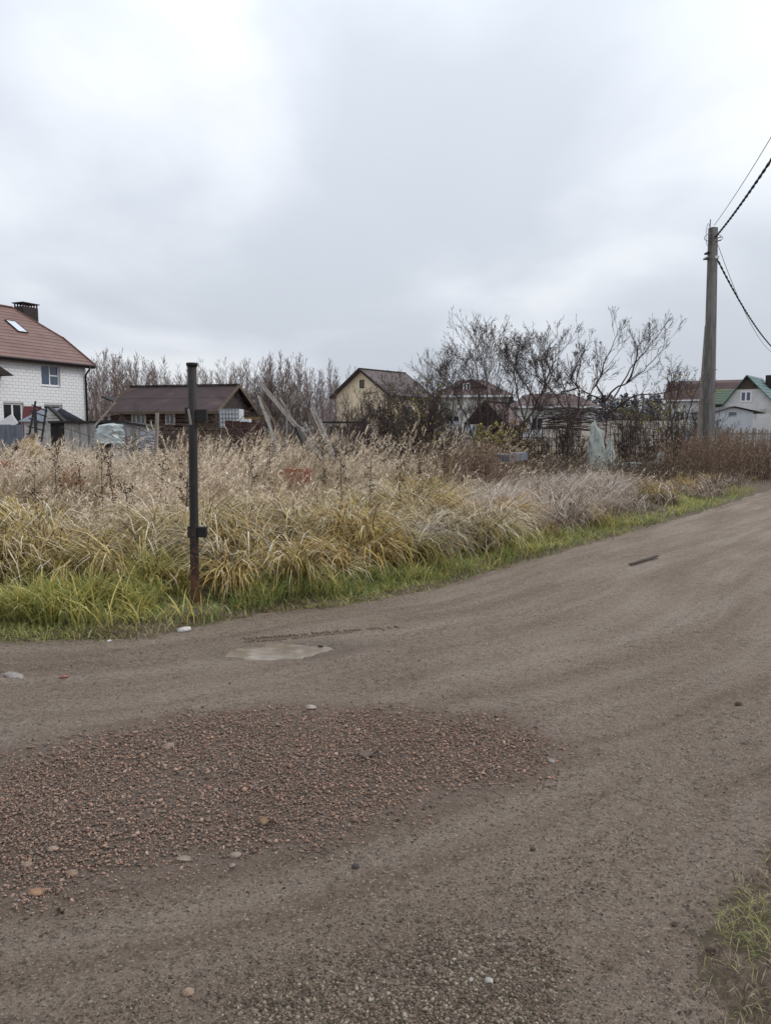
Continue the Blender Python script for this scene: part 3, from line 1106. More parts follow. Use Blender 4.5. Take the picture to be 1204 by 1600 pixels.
# --- houses on the right
pG = at(1160, 620, 98)
gw = 9.0
hG = empty('mansard_house', (pG.x - gw, 100, 0), R(-27), 'white house with wine red mansard roof right of the power pole', 'house')
w = MB()
wallface(w, 0, gw, -0.3, 5.5, ((1.2, 2.3, 2.6, 4.0), (4.2, 5.3, 2.6, 4.0), (6.5, 7.6, 2.6, 4.0)))
w.poly((gw, 0, -.3), (gw, 8, -.3), (gw, 8, 5.5), (gw, 0, 5.5)).poly((0, 8, -.3), (0, 0, -.3), (0, 0, 5.5), (0, 8, 5.5))
for x in (0, gw):
    w.poly((x, 0, 5.5), (x, 8, 5.5), (x, 6.6, 7.5), (x, 4, 8.0), (x, 1.4, 7.5))
w.build('wall', M_white_wall, hG)
for h in ((1.2, 2.3, 2.6, 4.0), (4.2, 5.3, 2.6, 4.0), (6.5, 7.6, 2.6, 4.0)):
    window(hG, *h, 0.06, M_whiteframe, M_glass_dark)
r = MB()
slope(r, -0.4, 5.42, 1.35, 7.55, lambda s: -0.35 + 0.25 * s, lambda s: gw + .35, 6, 0.03)
slope(r, 1.3, 7.5, 4.0, 8.05, lambda s: -0.2, lambda s: gw + .35, 4, 0.03)
slope(r, 8.4, 5.42, 6.65, 7.55, lambda s: -0.35, lambda s: gw + .35, 6, 0.03)
slope(r, 6.7, 7.5, 4.0, 8.05, lambda s: -0.2, lambda s: gw + .35, 4, 0.03)
rG = r.build('roof', M_roof_wine, hG)
MB().box(-0.4, gw + 0.4, -0.46, -0.41, 5.26, 5.44).build('fascia', M_whiteframe, rG)
# green sheet annex in front of it
pG2 = at(1118, 612, 88)
pG3 = at(1150, 612, 88)
hG2 = empty('green_annex', (pG2.x, 88, 0), 0, 'annex clad in green sheet between the power pole and the white gable', 'building')
gw2 = pG3.x - pG2.x + 1.4
MB().box(0, gw2, 0, 4, -0.3, 4.6).build('wall', M_roof_green, hG2)
r = MB()
slope(r, -0.3, 4.55, 3.0, 6.4, lambda s: -0.2, lambda s: gw2 + 0.2, 6, 0.03)
r.build('roof', mat('bright_green_sheet', S(70, 86, 69), S(61, 76, 60), 1, 0.6), hG2)

# white gable house with the teal roof (gable towards the road)
YH = 70.0
pl, pa, prt = at(1122, 640, YH), at(1167, 587, YH), at(1222, 640, YH)
xa, za = pa.x, pa.z
H_D = 5.5
hH = empty('white_gable_house', (xa, YH, 0), R(-38), 'white blockwork house with steep gable and teal sheet roof', 'house')
hwL, hwR = xa - pl.x + 0.15, prt.x - xa
ze = 3.0
g = MB()
hl = ((-0.55, 0.45, za - 2.35, za - 1.35),)
sl = hwL / (za - ze)
srr = hwR / (za - ze)
g.poly((-hwL, 0, -.3), (hwR, 0, -.3), (hwR, 0, ze), (1.2 * srr, 0, za - 1.2), (-1.2 * sl, 0, za - 1.2), (-hwL, 0, ze))
g.poly((hwR, 0, -.3), (hwR, H_D, -.3), (hwR, H_D, ze), (hwR, 0, ze)).poly((-hwL, H_D, -.3), (-hwL, 0, -.3), (-hwL, 0, ze), (-hwL, H_D, ze))
hw = g.build('wall', M_white_wall, hH)
g2 = MB().poly((-1.2 * sl, -.02, za - 1.2), (1.2 * srr, -.02, za - 1.2), (0, -.02, za - 0.05))
g2.build('gable_boarding', mat('brown_gable_boards', S(96, 84, 76), S(70, 60, 54), 6, 0.9, stretch=(6, 6, .4)), hH)
window(hH, *hl[0], -0.04, M_whiteframe, M_glass, (0.5,), (), 0.14)
r = MB()
for sx, hwid in ((-1, hwL), (1, hwR)):
    e0 = Vector((sx * (hwid + 0.25), -0.35, ze - 0.25 * (za - ze) / hwid))
    a0 = Vector((0, -0.35, za + 0.06))
    n = 12
    for k in range(n):
        f, q = k / n, (k + 1) / n
        c0, c1 = e0.lerp(a0, f), e0.lerp(a0, q)
        up = Vector((0, 0, 0.03))
        back = Vector((0, H_D + 0.7, 0))
        r.poly(c0 + up, c0 + up + back, c1 + back, c1)
        r.poly(c0 - up * 3, c1 - up * 3, c1, c0 + up)
    r.poly(e0 - up * 3, a0 - up * 3, a0 - up * 3 + back, e0 - up * 3 + back)
rH = r.build('roof', M_roof_teal, hH)
MB().box(0.6, 1.2, 4.2, 4.9, za - 1.2, za + 0.25).build('chimney', M_dark, rH)

# grey sheet metal garage in front of it
YI = 58.0
pi0, pi1, pi2 = at(1116, 646, YI), at(1175, 648, YI), at(1144, 636.5, YI)
gI = empty('sheet_garage', (pi0.x, YI, 0), R(-2), 'pale grey sheet metal garage with low gable beside the picket fence', 'garage')
wI = pi1.x - pi0.x
zI, zIa = pi0.z + 0.1, pi2.z
MB().poly((0, 0, -.2), (wI, 0, -.2), (wI, 0, zI), (wI * .48, 0, zIa), (0, 0, zI)).poly((wI, 5, -.2), (0, 5, -.2), (0, 5, zI), (wI * .48, 5, zIa), (wI, 5, zI)).poly((0, 5, -.2), (0, 0, -.2), (0, 0, zI), (0, 5, zI)).build('wall', M_sheet_grey, gI)
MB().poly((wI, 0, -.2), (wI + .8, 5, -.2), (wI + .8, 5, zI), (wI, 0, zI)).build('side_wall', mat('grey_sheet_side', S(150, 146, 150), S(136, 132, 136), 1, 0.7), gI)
MB().bar((-0.15, 2.4, zI - 0.02), (wI * .48, 2.4, zIa + 0.06), 5.2, 0.06).bar((wI * .48, 2.4, zIa + 0.06), (wI + 0.75, 2.4, zI - .08), 5.2, 0.06).build('roof', M_dark, gI)
MB().box(wI * .36, wI * .56, -0.03, -0.004, zI - 0.25, zI - 0.0).build('vent', M_steel, gI)

# picket fence in front of the garage
pk = empty('picket_fence', (at(1116, 680, 44).x, 44, 0), R(8), 'low weathered picket fence in front of the pale garage', 'fence')
pm = MB().add([(-.045, -.012, 0), (.045, -.012, 0), (.045, .012, 0), (-.045, .012, 0), (-.045, -.012, 1.62), (.045, -.012, 1.62), (.045, .012, 1.62), (-.045, .012, 1.62), (0, -.012, 1.7), (0, .012, 1.7)],
              [(0, 1, 5, 4), (2, 3, 7, 6), (1, 2, 6, 5), (3, 0, 4, 7), (4, 5, 8), (6, 7, 9), (5, 6, 9, 8), (7, 4, 8, 9)]).mesh('picket')
rr = random.Random(4)
for i in range(27):
    o = link('picket', pm, None, pk, (i * 0.15 + rr.uniform(-.015, .015), rr.uniform(-.01, .01), rr.uniform(-.08, .06)), (rr.uniform(-.03, .03), rr.uniform(-.05, .05), 0))
    if not pm.materials:
        pm.materials.append(M_plank)
for z in (0.5, 1.35):
    MB().box(-0.1, 4.2, 0.03, 0.07, z, z + 0.07).build('rail', M_board, pk)

# cream concrete panel wall behind the apple tree
cw_ = empty('panel_wall', (at(852, 665, 52).x, 52, 0), R(3), 'long cream concrete panel wall behind the apple tree', 'wall')
Lw = at(1072, 660, 52).x - at(852, 665, 52).x
for i in range(5):
    MB().box(i * Lw / 5 + 0.03, (i + 1) * Lw / 5 - 0.03, 0, 0.12, -0.2, 2.24 - 0.02 * (i % 2)).build('panel', M_conc_wall, cw_)
for i in range(6):
    MB().box(i * Lw / 5 - 0.08, i * Lw / 5 + 0.08, -0.04, 0.16, -0.2, 2.12).build('post', M_conc_wall, cw_)
# white sheet fence and pale heap in front of the hip-roofed house
wf = empty('white_sheet_fence', (at(676, 665, 48).x, 48, 0), R(2), 'white sheet fence behind the leafy shrub and red stems', 'fence')
Lf = at(764, 665, 48).x - at(676, 665, 48).x
for i in range(6):
    MB().box(i * Lf / 6 + 0.015, (i + 1) * Lf / 6 - 0.015, 0, 0.05, 0, 2.35 - 0.1 * i - (0.1 if i % 2 else 0)).build('panel', M_sheet_grey, wf)
# ------------------------------------------------------------------ yard in front of the houses (left)
rr = random.Random(11)
# zinc sheet fence at the left edge
zf = empty('zinc_fence', (at(-40, 690, 27).x, 27, 0), R(0), 'grey blue zinc sheet fence below the white block house', 'fence')
Lz = at(37, 690, 27).x - at(-40, 690, 27).x
n = 8
for i in range(n):
    m_ = MB()
    x0 = i * Lz / n
    k = 5
    pts = []
    for j in range(k + 1):
        pts.append((x0 + j * Lz / n / k, 0.018 * (j % 2)))
    zt = 1.79 + rr.uniform(-.02, .02)
    for a, b in zip(pts[:-1], pts[1:]):
        m_.poly((a[0], a[1], 0), (b[0], b[1], 0), (b[0], b[1], zt), (a[0], a[1], zt))
    m_.build('sheet', M_zinc, zf)
MB().box(0, Lz, 0.03, 0.08, 1.5, 1.56).build('rail', M_board, zf)
# maroon sheets leaning on the house
ms = empty('maroon_sheet_stack', at(38, 664, 38), R(10), 'maroon corrugated sheets standing below the ground floor window', 'sheet')
ms.location.z = 0
for i in range(3):
    m_ = MB()
    for j in range(5):
        x0 = -0.25 + j * 0.15 + i * 0.04
        xo = 0.5 * (j / 8)
        m_.poly((x0 - 0.12, i * .05 + 0.02 * (j % 2), 0.3), (x0 + 0.03, i * .05 + 0.02 * ((j + 1) % 2), 0.3), (x0 + 0.28, 0.5 + i * .05, 2.78), (x0 + 0.13, 0.5 + i * .05, 2.78))
    m_.build('sheet', M_redsheet, ms)
# white sheet lying at the sill
ws = MB().bar(at(2, 668, 36), at(24, 654, 36), 0.5, 0.05, (0, 1, 0))
tag(ws.build('white_board', M_whiteframe), 'white board leaning under the left ground floor window', 'board')

# little hut: zinc gable roof, white brick
YHt = 30.0
p0, p1 = at(37, 668, YHt), at(100, 668, YHt)
hut = empty('garden_hut', (p0.x, YHt, 0), R(0), 'small white brick hut with grey zinc roof beside the ladder', 'shed')
W = p1.x - p0.x
zE = at(60, 658, YHt).z
zR = at(80, 636, YHt).z
for r_ in range(9):
    for c_ in range(5):
        xo = 0.04 + c_ * 0.27 + (0.135 if r_ % 2 else 0)
        if xo + 0.25 < W * .92:
            MB().box(xo, xo + 0.25, -0.02, 0.1, zE - 0.16 - r_ * 0.155, zE - 0.02 - r_ * 0.155).build('brick', M_blockhut, hut)
MB().box(0.03, W - 0.05, 0.0, 1.8, 0, zE - 0.005).build('wall', M_mortar, hut)
xr_ = W * 0.70
rf = MB()
rf.poly((-0.12, -0.2, zE - 0.02), (W * .55, -0.2, zE - 0.02), (xr_ + .02, 0.9, zR), (W * .28, 0.9, zR - .02))
rf.poly((-0.12, -0.2, zE - 0.05), (W * .28, 0.9, zR - .05), (-0.12, 2.0, zE - 0.05))
rf.poly((xr_, 0.9, zR), (W * .28, 0.9, zR - .02), (-0.12, 2, zE), (W + .1, 2, zE))
rf.build('roof', M_zinc, hut)
gb = MB()
for i in range(5):
    f0, f1 = i / 5, (i + 1) / 5 - 0.03
    a = W * .55 + (xr_ - W * .55) * f0
    b = W * .98 + (xr_ - W * .98) * f0
    a1 = W * .55 + (xr_ - W * .55) * f1
    b1 = W * .98 + (xr_ - W * .98) * f1
    z_0, z_1 = zE + (zR - zE) * f0, zE + (zR - zE) * f1
    MB().poly((a, -0.19, z_0), (b, -0.19, z_0), (b1, -0.19, z_1), (a1, -0.19, z_1)).build('siding_board', M_blockhut, hut)
MB().bar((xr_, -0.1, zR), (W + 0.12, -0.1, zE - 0.03), 0.35, 0.07).build('barge_board', M_tarpaper, hut)

# long low shed with sagging felt roof
YS = 25.0
px_ = [78, 100, 125, 150, 172, 195, 218, 242]
py_ = [658, 657.5, 658, 657, 656.5, 658, 662, 666]
sh = empty('low_felt_shed', (at(76, 700, YS).x, YS, 0), 0, 'long low shed of grey sheets with sagging felt roof', 'shed')
o_ = sh.location
top = [at(a, b, YS) - Vector((o_.x, o_.y, 0)) for a, b in zip(px_, py_)]
m_ = MB()
for a, b in zip(top[:-1], top[1:]):
    m_.add([(a.x, -0.12, a.z), (b.x, -0.12, b.z), (b.x, 1.6, b.z - 0.03), (a.x, 1.6, a.z - 0.03), (a.x, -0.12, a.z - 0.07), (b.x, -0.12, b.z - 0.07), (b.x, 1.6, b.z - .1), (a.x, 1.6, a.z - .1)], [(0, 1, 2, 3), (7, 6, 5, 4), (0, 4, 5, 1)])
m_.build('felt_roof', M_tarpaper, sh)
cols = [M_tarpaper, M_slate, M_slate, M_gable_dark, M_sheet_grey, M_slate, M_sheet_grey]
for i, (a, b) in enumerate(zip(top[:-1], top[1:])):
    xx = a.x
    while xx < b.x - 0.02:
        x2 = min(xx + 0.24, b.x)
        MB().box(xx + .006, x2 - 0.006, 0.0 + rr.uniform(0, .025), 0.06, 0, a.z - 0.075 + (b.z - a.z) * (xx - a.x) / (b.x - a.x)).build('sheet', cols[i] if rr.random() > .2 else M_slate, sh)
        xx = x2
# white tarp thrown on the shed
def drape(name, label, c, w, h, seed, m, parent=None, cat='tarp', top_w=0.6, depth=0.5, fold=0.10, slant=0.0):
    """hanging crumpled sheet: a closed skin with folds, wider at its foot"""
    r_ = np.random.default_rng(seed)
    nu, nv = 64, 36
    U, V_ = np.meshgrid(np.linspace(0, 2 * math.pi, nu, endpoint=False), np.linspace(0, 1, nv))
    u, v = U.ravel(), V_.ravel()
    rad = (1 - (1 - top_w) * v ** 1.2) * (1 - 0.8 * sstep(0.93, 1.0, v))
    cr = lambda t: 1 - 2 * np.abs(np.sin(t)) ** .6
    f = 1 + fold * cr(u * 2.5 + 1.6 * v + seed) + fold * 0.8 * cr(u * 4 - 2.2 * v) + fold * .5 * cr(u * 1.5 + 6 * v) + 0.5 * fold * (fbm(u * 3 + seed, v * 5, seed, 3) - .5) * 4
    x = np.cos(u) * w / 2 * rad * f + 0.10 * w * (fbm(v * 3, v * 0 + seed, seed + 3) - .5) * 3
    y = np.sin(u) * depth / 2 * rad * f
    z = v * h * (1 - slant * (np.cos(u) * .5 + .5)) + 0.16 * h * (fbm(np.cos(u) * 2 + 5, np.sin(u) * 2 + v * 2, seed + 9) - .5) * v
    i = np.arange(nu * nv).reshape(nv, nu)
    j = np.roll(i, -1, axis=1)
    q = np.stack([i[:-1], j[:-1], j[1:], i[1:]], -1).reshape(-1, 4)
    o = np_mesh(name, np.stack([x, y, z], -1), q, np.zeros((0, 3), int), m, smooth=True)
    o.location = c
    return tag(o, label, cat)


M_tarpw = mat('frosty_white_tarp', S(196, 204, 204), S(160, 168, 168), 3, 0.6, 0.5, 10)
drape('tarp', 'crumpled white tarp hanging on the low felt shed', at(170, 690, 24.6) - Vector((0, 0, 0.05)), 1.0, 0.62, 5, M_tarpw, depth=0.5, fold=0.14, top_w=.8)
# board leaning up against the shed roof
tag(MB().bar(at(146, 668, 24.2), at(181, 628, 24.6), 0.07, 0.05).build('leaning_pole', M_plank), 'grey pole sticking up from the felt shed roof', 'pole')

# ladder of black steel
YL = 24.0
ld = empty('ladder', (at(58, 690, YL).x, YL, 0), 0, 'black steel ladder frame leaning in front of the hut', 'ladder')
lo = Vector((ld.location.x, YL, 0))
ra0, ra1 = at(45, 684, YL) - lo, at(56, 627, YL + .5) - lo
rb0, rb1 = at(65, 690, YL) - lo, at(73, 638, YL + .5) - lo
for a, b in ((ra0, ra1), (rb0, rb1)):
    MB().bar(a, b, 0.045, 0.045).build('rail', M_black, ld)
for f in (0.08, 0.29, 0.5, 0.71, 0.88):
    MB().bar(ra0.lerp(ra1, f) + Vector((-0.08, -.03, 0.03)), rb0.lerp(rb1, f + .05) + Vector((0.05, -.03, -0.02)), 0.035, 0.035).build('rung', M_black, ld)
tag(MB().bar(at(57, 692, 23.6), at(55, 640, 23.8), 0.09, 0.09).build('dark_post', M_black), 'charred dark post standing behind the ladder', 'post')
# sloping concrete beam and stump
tag(MB().bar(at(6, 712, 20.5), at(57, 681, 21.5), 0.2, 0.19).build('sloping_beam', M_board), 'thick weathered beam sloping down to the left of the ladder', 'beam')
st = MB().tube([at(50, 716, 21), at(52, 700, 21), at(56, 695, 21)], [0.42, 0.40, 0.28], 14)
tag(st.build('hay_heap', mat('straw_heap', S(150, 128, 96), S(110, 92, 66), 12, 0.95, 0.8, 30), None, True), 'small straw covered heap at the foot of the ladder', 'heap')


def brick_pile(label, c, rz, nx, ny, nz, seed, tilt=0.0):
    r_ = random.Random(seed)
    t = empty('brick_pile', c, rz, label, 'brick pile')
    me = MB().box(-.125, .125, -.06, .06, 0, .065).mesh('brick')
    me.materials.append(M_brick)
    for k in range(nz):
        for i in range(nx - (k > 1)):
            for j in range(ny):
                if k == nz - 1 and r_.random() < .35:
                    continue
                link('brick', me, None, t, (i * 0.262 + r_.uniform(-.02, .02) + k * .03, j * 0.13 + r_.uniform(-.01, .01), k * 0.068), (0, 0, r_.uniform(-.12, .12)))
    return t


c = gr(0, 745)
brick_pile('red brick pile in the dry grass at the left edge', (at(-14, 720, 16).x, 16, 0.42), R(6), 3, 2, 8, 3)
brick_pile('red brick pile in the dry grass under the leaning planks', (at(436, 720, 14.5).x, 14.5, 0.34), R(-14), 3, 2, 8, 5)
brick_pile('low red brick pile half hidden in grass below the felt shed', (at(100, 725, 15.5).x, 15.5, 0.45), R(10), 2, 2, 6, 7)
# old wood heap at the left edge
wh = empty('wood_heap', gr(-6, 800), R(20), 'heap of grey rotten boards at the left edge', 'wood pile')
wh.location.z = 0.3
for i in range(9):
    MB().bar((-0.7 + rr.uniform(-.2, .2), rr.uniform(-.3, .3), 0.05 + i * 0.055), (0.55 + rr.uniform(-.15, .1), rr.uniform(-.3, .3), 0.02 + i * 0.045 + rr.uniform(-.05, .1)), 0.12, 0.03).build('board', M_plank if i % 2 else M_board, wh)

# tall plank and stump posts left of the metal post
tag(MB().bar(at(244, 715, 17), at(246, 645, 17), 0.125, 0.05).build('fence_plank', M_plank), 'upright grey plank left of the rusty metal post', 'plank')
# brushwood heap behind the post
bh = MB()
for i in range(420):
    c = Vector((rr.gauss(0, 1.1), rr.gauss(0, .5), 0.5 + abs(rr.gauss(0, .42))))
    d = Vector((rr.gauss(0, 1), rr.gauss(0, .5), rr.gauss(0, .35))).normalized() * rr.uniform(.3, .8)
    bh.tube([c - d, c + Vector((0, 0, rr.uniform(-.06, .1))), c + d], [0.012, 0.010, 0.004], 3, False)
o = bh.build('brushwood_heap', M_twig)
o.location = (at(325, 690, 22).x, 22, 0.2)
tag(o, 'tangled heap of cut brushwood behind the metal post', 'brushwood')
# IBC tank
YT = 31.0
ib = empty('water_tank', (at(343, 670, YT).x, YT, 0), R(-6), 'white plastic water tank in a wire cage by the log house', 'tank')
wI_ = at(374, 660, YT).x - at(343, 660, YT).x
zb, zt = at(350, 668, YT).z, at(350, 639, YT).z
MB().box(0.02, wI_ - .02, 0.02, wI_, zb, zt).build('bottle', M_ibc, ib)
vm = MB().box(-.012, .012, -.02, 0.0, zb - .02, zt).mesh('cage_bar')
hm = MB().box(0, wI_, -.035, -.012, -.012, .012).mesh('cage_bar')
for m_ in (vm, hm):
    m_.materials.append(M_steel)
for i in range(7):
    link('cage_bar', vm, None, ib, (i * wI_ / 6, 0, 0))
for i in range(5):
    link('cage_bar', hm, None, ib, (0, 0, zb + 0.05 + i * (zt - zb - .08) / 4))
tag(MB().box(0, 0.45, 0, .4, 0, 0.16).build('white_box', M_ibc, None, False, at(372, 661, 30)), 'small white plastic box beside the caged tank', 'box')
bx = bpy.data.objects['white_box']
tag(MB().box(-.1, .7, -.1, .5, 0, bx.location.z).build('box_stand', M_board, None, False, (bx.location.x, 30.0, 0)), 'old board crate under the small white box', 'crate')
# rusty sheet fence
rf_ = empty('rusty_sheet_fence', (at(352, 690, 24).x, 24, 0), R(-3), 'dark rusty sheet metal fence behind the dry grass', 'fence')
Lr = at(412, 690, 24).x - at(352, 690, 24).x
for i in range(5):
    MB().box(i * Lr / 5 + .005, (i + 1) * Lr / 5 - .005, rr.uniform(0, .03), .04, 0, at(380, 657 + i * 0.9, 24).z).build('sheet', M_rustsheet, rf_)
tag(MB().box(-.35, .45, 0, .4, 0, 1.2).build('rusty_bin', M_rustsheet, None, False, (at(385, 700, 22).x, 22, 0.15)), 'dark rusty steel bin in front of the sheet fence', 'bin')


# leaning planks
def plank_stack(label, pairs, Y, seed, m=M_plank, w=0.10):
    r_ = random.Random(seed)
    base = at(pairs[0][2], pairs[0][3], Y)
    t = empty('leaning_planks', (base.x, Y, 0), 0, label, 'planks')
    o_ = Vector((base.x, Y, 0))
    for i, (x0, y0, x1, y1) in enumerate(pairs):
        a, b = at(x1, y1, Y - .35 + i * 0.05), at(x0, y0, Y + .4 + i * .06)
        a = a - (b - a).normalized() * 0.35
        MB().bar(a - o_, b - o_, w * r_.uniform(.75, 1.2), 0.035, (0.25, -1, 0.2)).build('plank', m if r_.random() > .2 else M_board, t)
    return t


plank_stack('tall bundle of long grey planks leaning left above the brick pile', [(400, 594, 455, 660), (404, 598, 462, 662), (410, 600, 466, 668), (415, 606, 470, 676), (433, 620, 468, 672), (437, 622, 474, 684)], 19.0, 1, w=0.05)
plank_stack('two short grey boards forming a narrow wedge left of the plank bundle', [(404, 620, 430, 690), (406, 619, 446, 692), (418, 640, 426, 700)], 18.5, 2, w=0.06)
plank_stack('short bundle of grey boards leaning left, nearest the cream house', [(485, 638, 512, 700), (490, 637, 516, 702), (484, 650, 509, 704), (500, 655, 517, 698), (476, 660, 500, 705), (470, 668, 494, 706)], 19.5, 3, w=0.055)
tag(MB().bar(at(480, 704, 18), at(463, 668, 18.3), 0.1, 0.1).build('dark_beam', M_black), 'dark square beam leaning beneath the long planks', 'beam')
tag(MB().bar(at(448, 705, 17.5), at(448, 632, 17.5), 0.035, 0.035).build('thin_stake', M_plank), 'thin upright grey stake in front of the long planks', 'stake')
# low grey shed roof and board fence before the cream house
bf = empty('board_fence', (at(500, 690, 36).x, 36, 0), R(4), 'grey upright board fence below the cream house', 'fence')
for i in range(16):
    MB().box(i * .15 + .008, i * .15 + .142, rr.uniform(0, .02), .04, 0, 1.75 + rr.uniform(-.08, .08)).build('board', M_plank if i % 3 else M_board, bf)
MB().box(-0.2, 2.2, -0.3, 1.2, 1.92, 2.0).build('plank_roof', M_tarpaper, bf)

# things right of the middle
tag(MB().bar(at(784, 716, 17), at(812, 712, 17.4), 0.42, 0.16).build('grey_slab', M_zinc), 'grey slab lying under the bare plum trees', 'slab')
# tarps by the apple tree
YT2 = 26.0
drape('tarp', 'tall pale green tarp draped upright beside the apple tree', (at(929, 737, YT2).x, YT2, 0.1), 0.62, at(925, 659, YT2).z - .1, 21, M_tarp, top_w=0.78, depth=0.34, fold=0.20, slant=.14)
drape('tarp', 'small pointed pale green tarp right behind the apple trunk', (at(953, 735, YT2 + .5).x, YT2 + .5, 0.1), 0.62, at(946, 688, YT2).z, 22, M_tarp, top_w=0.25, depth=.3, fold=0.20, slant=.35)
drape('tarp', 'low pale tarp lying in a roll right of the apple tree', (at(988, 735, YT2).x, YT2, 0.1), 0.95, 0.42, 23, M_tarp, top_w=0.85, depth=.5, fold=0.12)
drape('tarp', 'pale tarp scrap half hidden behind the leafy sapling', (at(1032, 728, YT2 + 1).x, YT2 + 1, 0.1), 0.6, 0.72, 24, M_tarp, top_w=0.6, depth=.4, fold=0.12)

# rebar lattice fence, leaning panels
M_rebar = mat('rusty_rebar', S(72, 60, 56), S(54, 44, 40), 12, 0.85)


def lattice(label, x0, x1, z0, z1, Y, dx, dz, seed, tilt=0.0):
    r_ = random.Random(seed)
    a, b = at(x0, 690, Y), at(x1, 690, Y + tilt)
    root = empty('rebar_lattice', (a.x, Y, 0), math.atan2(b.y - a.y, b.x - a.x), label, 'fence')
    L = (b - a).to_2d().length
    x = 0.0
    while x <= L:
        MB().tube([(x, 0, z0 - r_.uniform(0, .3)), (x + r_.uniform(-.05, .05), r_.uniform(-.05, .05), z1 + r_.uniform(-.15, .15))], 0.012, 5).build('rod', M_rebar, root)
        x += dx * r_.uniform(.8, 1.25)
    z = z0 + 0.15
    while z < z1:
        MB().tube([(-.1, -.015, z), (L * .35, -.02, z + r_.uniform(-.08, .04)), (L * .7, -.02, z + r_.uniform(-.08, .04)), (L + .1, -.015, z + r_.uniform(-.05, .05))], 0.012, 5, True).build('rod', M_rebar, root)
        z += dz
    return root


lattice('rusty rebar lattice panel behind the apple tree and tarps', 952, 1052, 0.35, 1.95, 27.5, 0.21, 0.24, 1, 1.2)
lattice('rusty rebar lattice panel between the plum trees and the tall tarp', 792, 908, 0.3, 1.7, 27.0, 0.34, 0.30, 2, -0.5)
# long cut branches lying on top of the lattice
bt = MB()
r_ = random.Random(9)
for i in range(70):
    a = at(r_.uniform(830, 900), r_.uniform(638, 672), 27 + r_.uniform(-.8, .8))
    b = a + Vector((r_.uniform(1.0, 2.6), r_.uniform(-.4, .4), r_.uniform(-.35, .3)))
    m2 = a.lerp(b, .5) + Vector((0, 0, r_.uniform(-.05, .2)))
    bt.tube([a, m2, b], [0.016, 0.012, 0.004], 3, False)
tag(bt.build('cut_branches', M_twig), 'cut branches piled on the lattice left of the apple tree', 'brushwood')
# ------------------------------------------------------------------ trees and shrubs
def grow(rng, p, d, L, r, lvl, out, P):
    """recursive limb: out[level] collects (points, radii)"""
    n = P['seg'][lvl]
    step = L / n
    p, d = Vector(p), Vector(d).normalized()
    pts, rad = [p.copy()], [r]
    w, tr = P['wig'][lvl], P['trop'][lvl]
    tip = P['tip'][lvl]
    for i in range(n):
        d = (d + Vector((rng.gauss(0, w), rng.gauss(0, w), rng.gauss(0, w) + tr))).normalized()
        p = p + d * step
        pts.append(p.copy())
        rad.append(max(r + (r * tip - r) * (i + 1) / n, P['rmin']))
    out[lvl].append((pts, rad))
    branch(rng, pts, rad, L, lvl, out, P)


def branch(rng, pts, rad, L, lvl, out, P):
    if lvl + 1 >= len(P['seg']):
        return
    n = len(pts) - 1
    lo, hi = P['n'][lvl]
    for _ in range(rng.randint(lo, hi)):
        t = P['t0'][lvl] + (1 - P['t0'][lvl]) * rng.random() ** P.get('tp', 0.8)
        i = min(int(t * n), n - 1)
        f = t * n - i
        q = pts[i].lerp(pts[i + 1], f)
        rr_ = rad[i] * (1 - f) + rad[i + 1] * f
        ax = (pts[i + 1] - pts[i]).normalized()
        a = R(rng.gauss(P['ang'][lvl], P['ang'][lvl] * .22))
        az = rng.uniform(0, 2 * math.pi)
        o1 = ax.orthogonal().normalized()
        o2 = ax.cross(o1)
        dd = ax * math.cos(a) + (o1 * math.cos(az) + o2 * math.sin(az)) * math.sin(a)
        LL = L * P['rat'][lvl] * rng.uniform(.6, 1.2) * (1 - P.get('short', .5) * t)
        grow(rng, q, dd, LL, max(rr_ * P['rr'], P['rmin']), lvl + 1, out, P)


def tubes(lst, sides):
    m = MB()
    for pts, rad in lst:
        m.tube(pts, rad, sides, False)
    return m


def leaves_mesh(name, pos, size, cols, seed, mat_):
    """small folded leaves, four-cornered, at the given points"""
    r_ = np.random.default_rng(seed)
    n = len(pos)
    P0 = np.array([tuple(p) for p in pos])
    ax = r_.normal(size=(n, 3))
    ax[:, 2] -= 0.6
    ax /= np.linalg.norm(ax, axis=1, keepdims=True)
    sd = np.cross(ax, r_.normal(size=(n, 3)))
    sd /= np.linalg.norm(sd, axis=1, keepdims=True)
    s = (size * r_.uniform(.6, 1.3, n))[:, None]
    v = np.stack([P0, P0 + ax * s * .5 + sd * s * .35, P0 + ax * s, P0 + ax * s * .5 - sd * s * .35], 1).reshape(-1, 3)
    c = np.array(cols)[r_.integers(0, len(cols), n)] * r_.uniform(.75, 1.2, (n, 1))
    q = np.arange(4 * n).reshape(n, 4)
    return np_mesh(name, v, q, np.zeros((0, 3), int), mat_, np.repeat(c, 4, 0))


def tree_obj(name, label, cat, loc, out, sides=(7, 5, 4, 3, 3), trunk_lv=2, bm=M_bark, tm=M_twig, group=None, rz=0.0):
    root = empty(name, loc, rz, label, cat, group)
    m = MB()
    for lv in range(min(trunk_lv, len(out))):
        for pts, rad in out[lv]:
            m.tube(pts, rad, sides[lv], False)
    m.build('trunk', bm, root, True)
    m = MB()
    for lv in range(trunk_lv, len(out)):
        for pts, rad in out[lv]:
            m.tube(pts, rad, sides[lv], False)
    if m.v:
        m.build('crown', tm, root)
    return root


def tips(out, rng, n, lv=-1):
    src = out[lv]
    r = []
    for _ in range(n):
        pts, _x = rng.choice(src)
        r.append(pts[-1].lerp(pts[-2], rng.random()))
    return r


YEL = [S(168, 148, 66)[:3], S(150, 140, 60)[:3], S(176, 140, 60)[:3]]
OLV = [S(142, 142, 78)[:3], S(164, 158, 86)[:3], S(118, 120, 66)[:3], S(172, 154, 86)[:3]]
BRN = [S(110, 80, 56)[:3], S(90, 66, 50)[:3], S(130, 98, 66)[:3]]

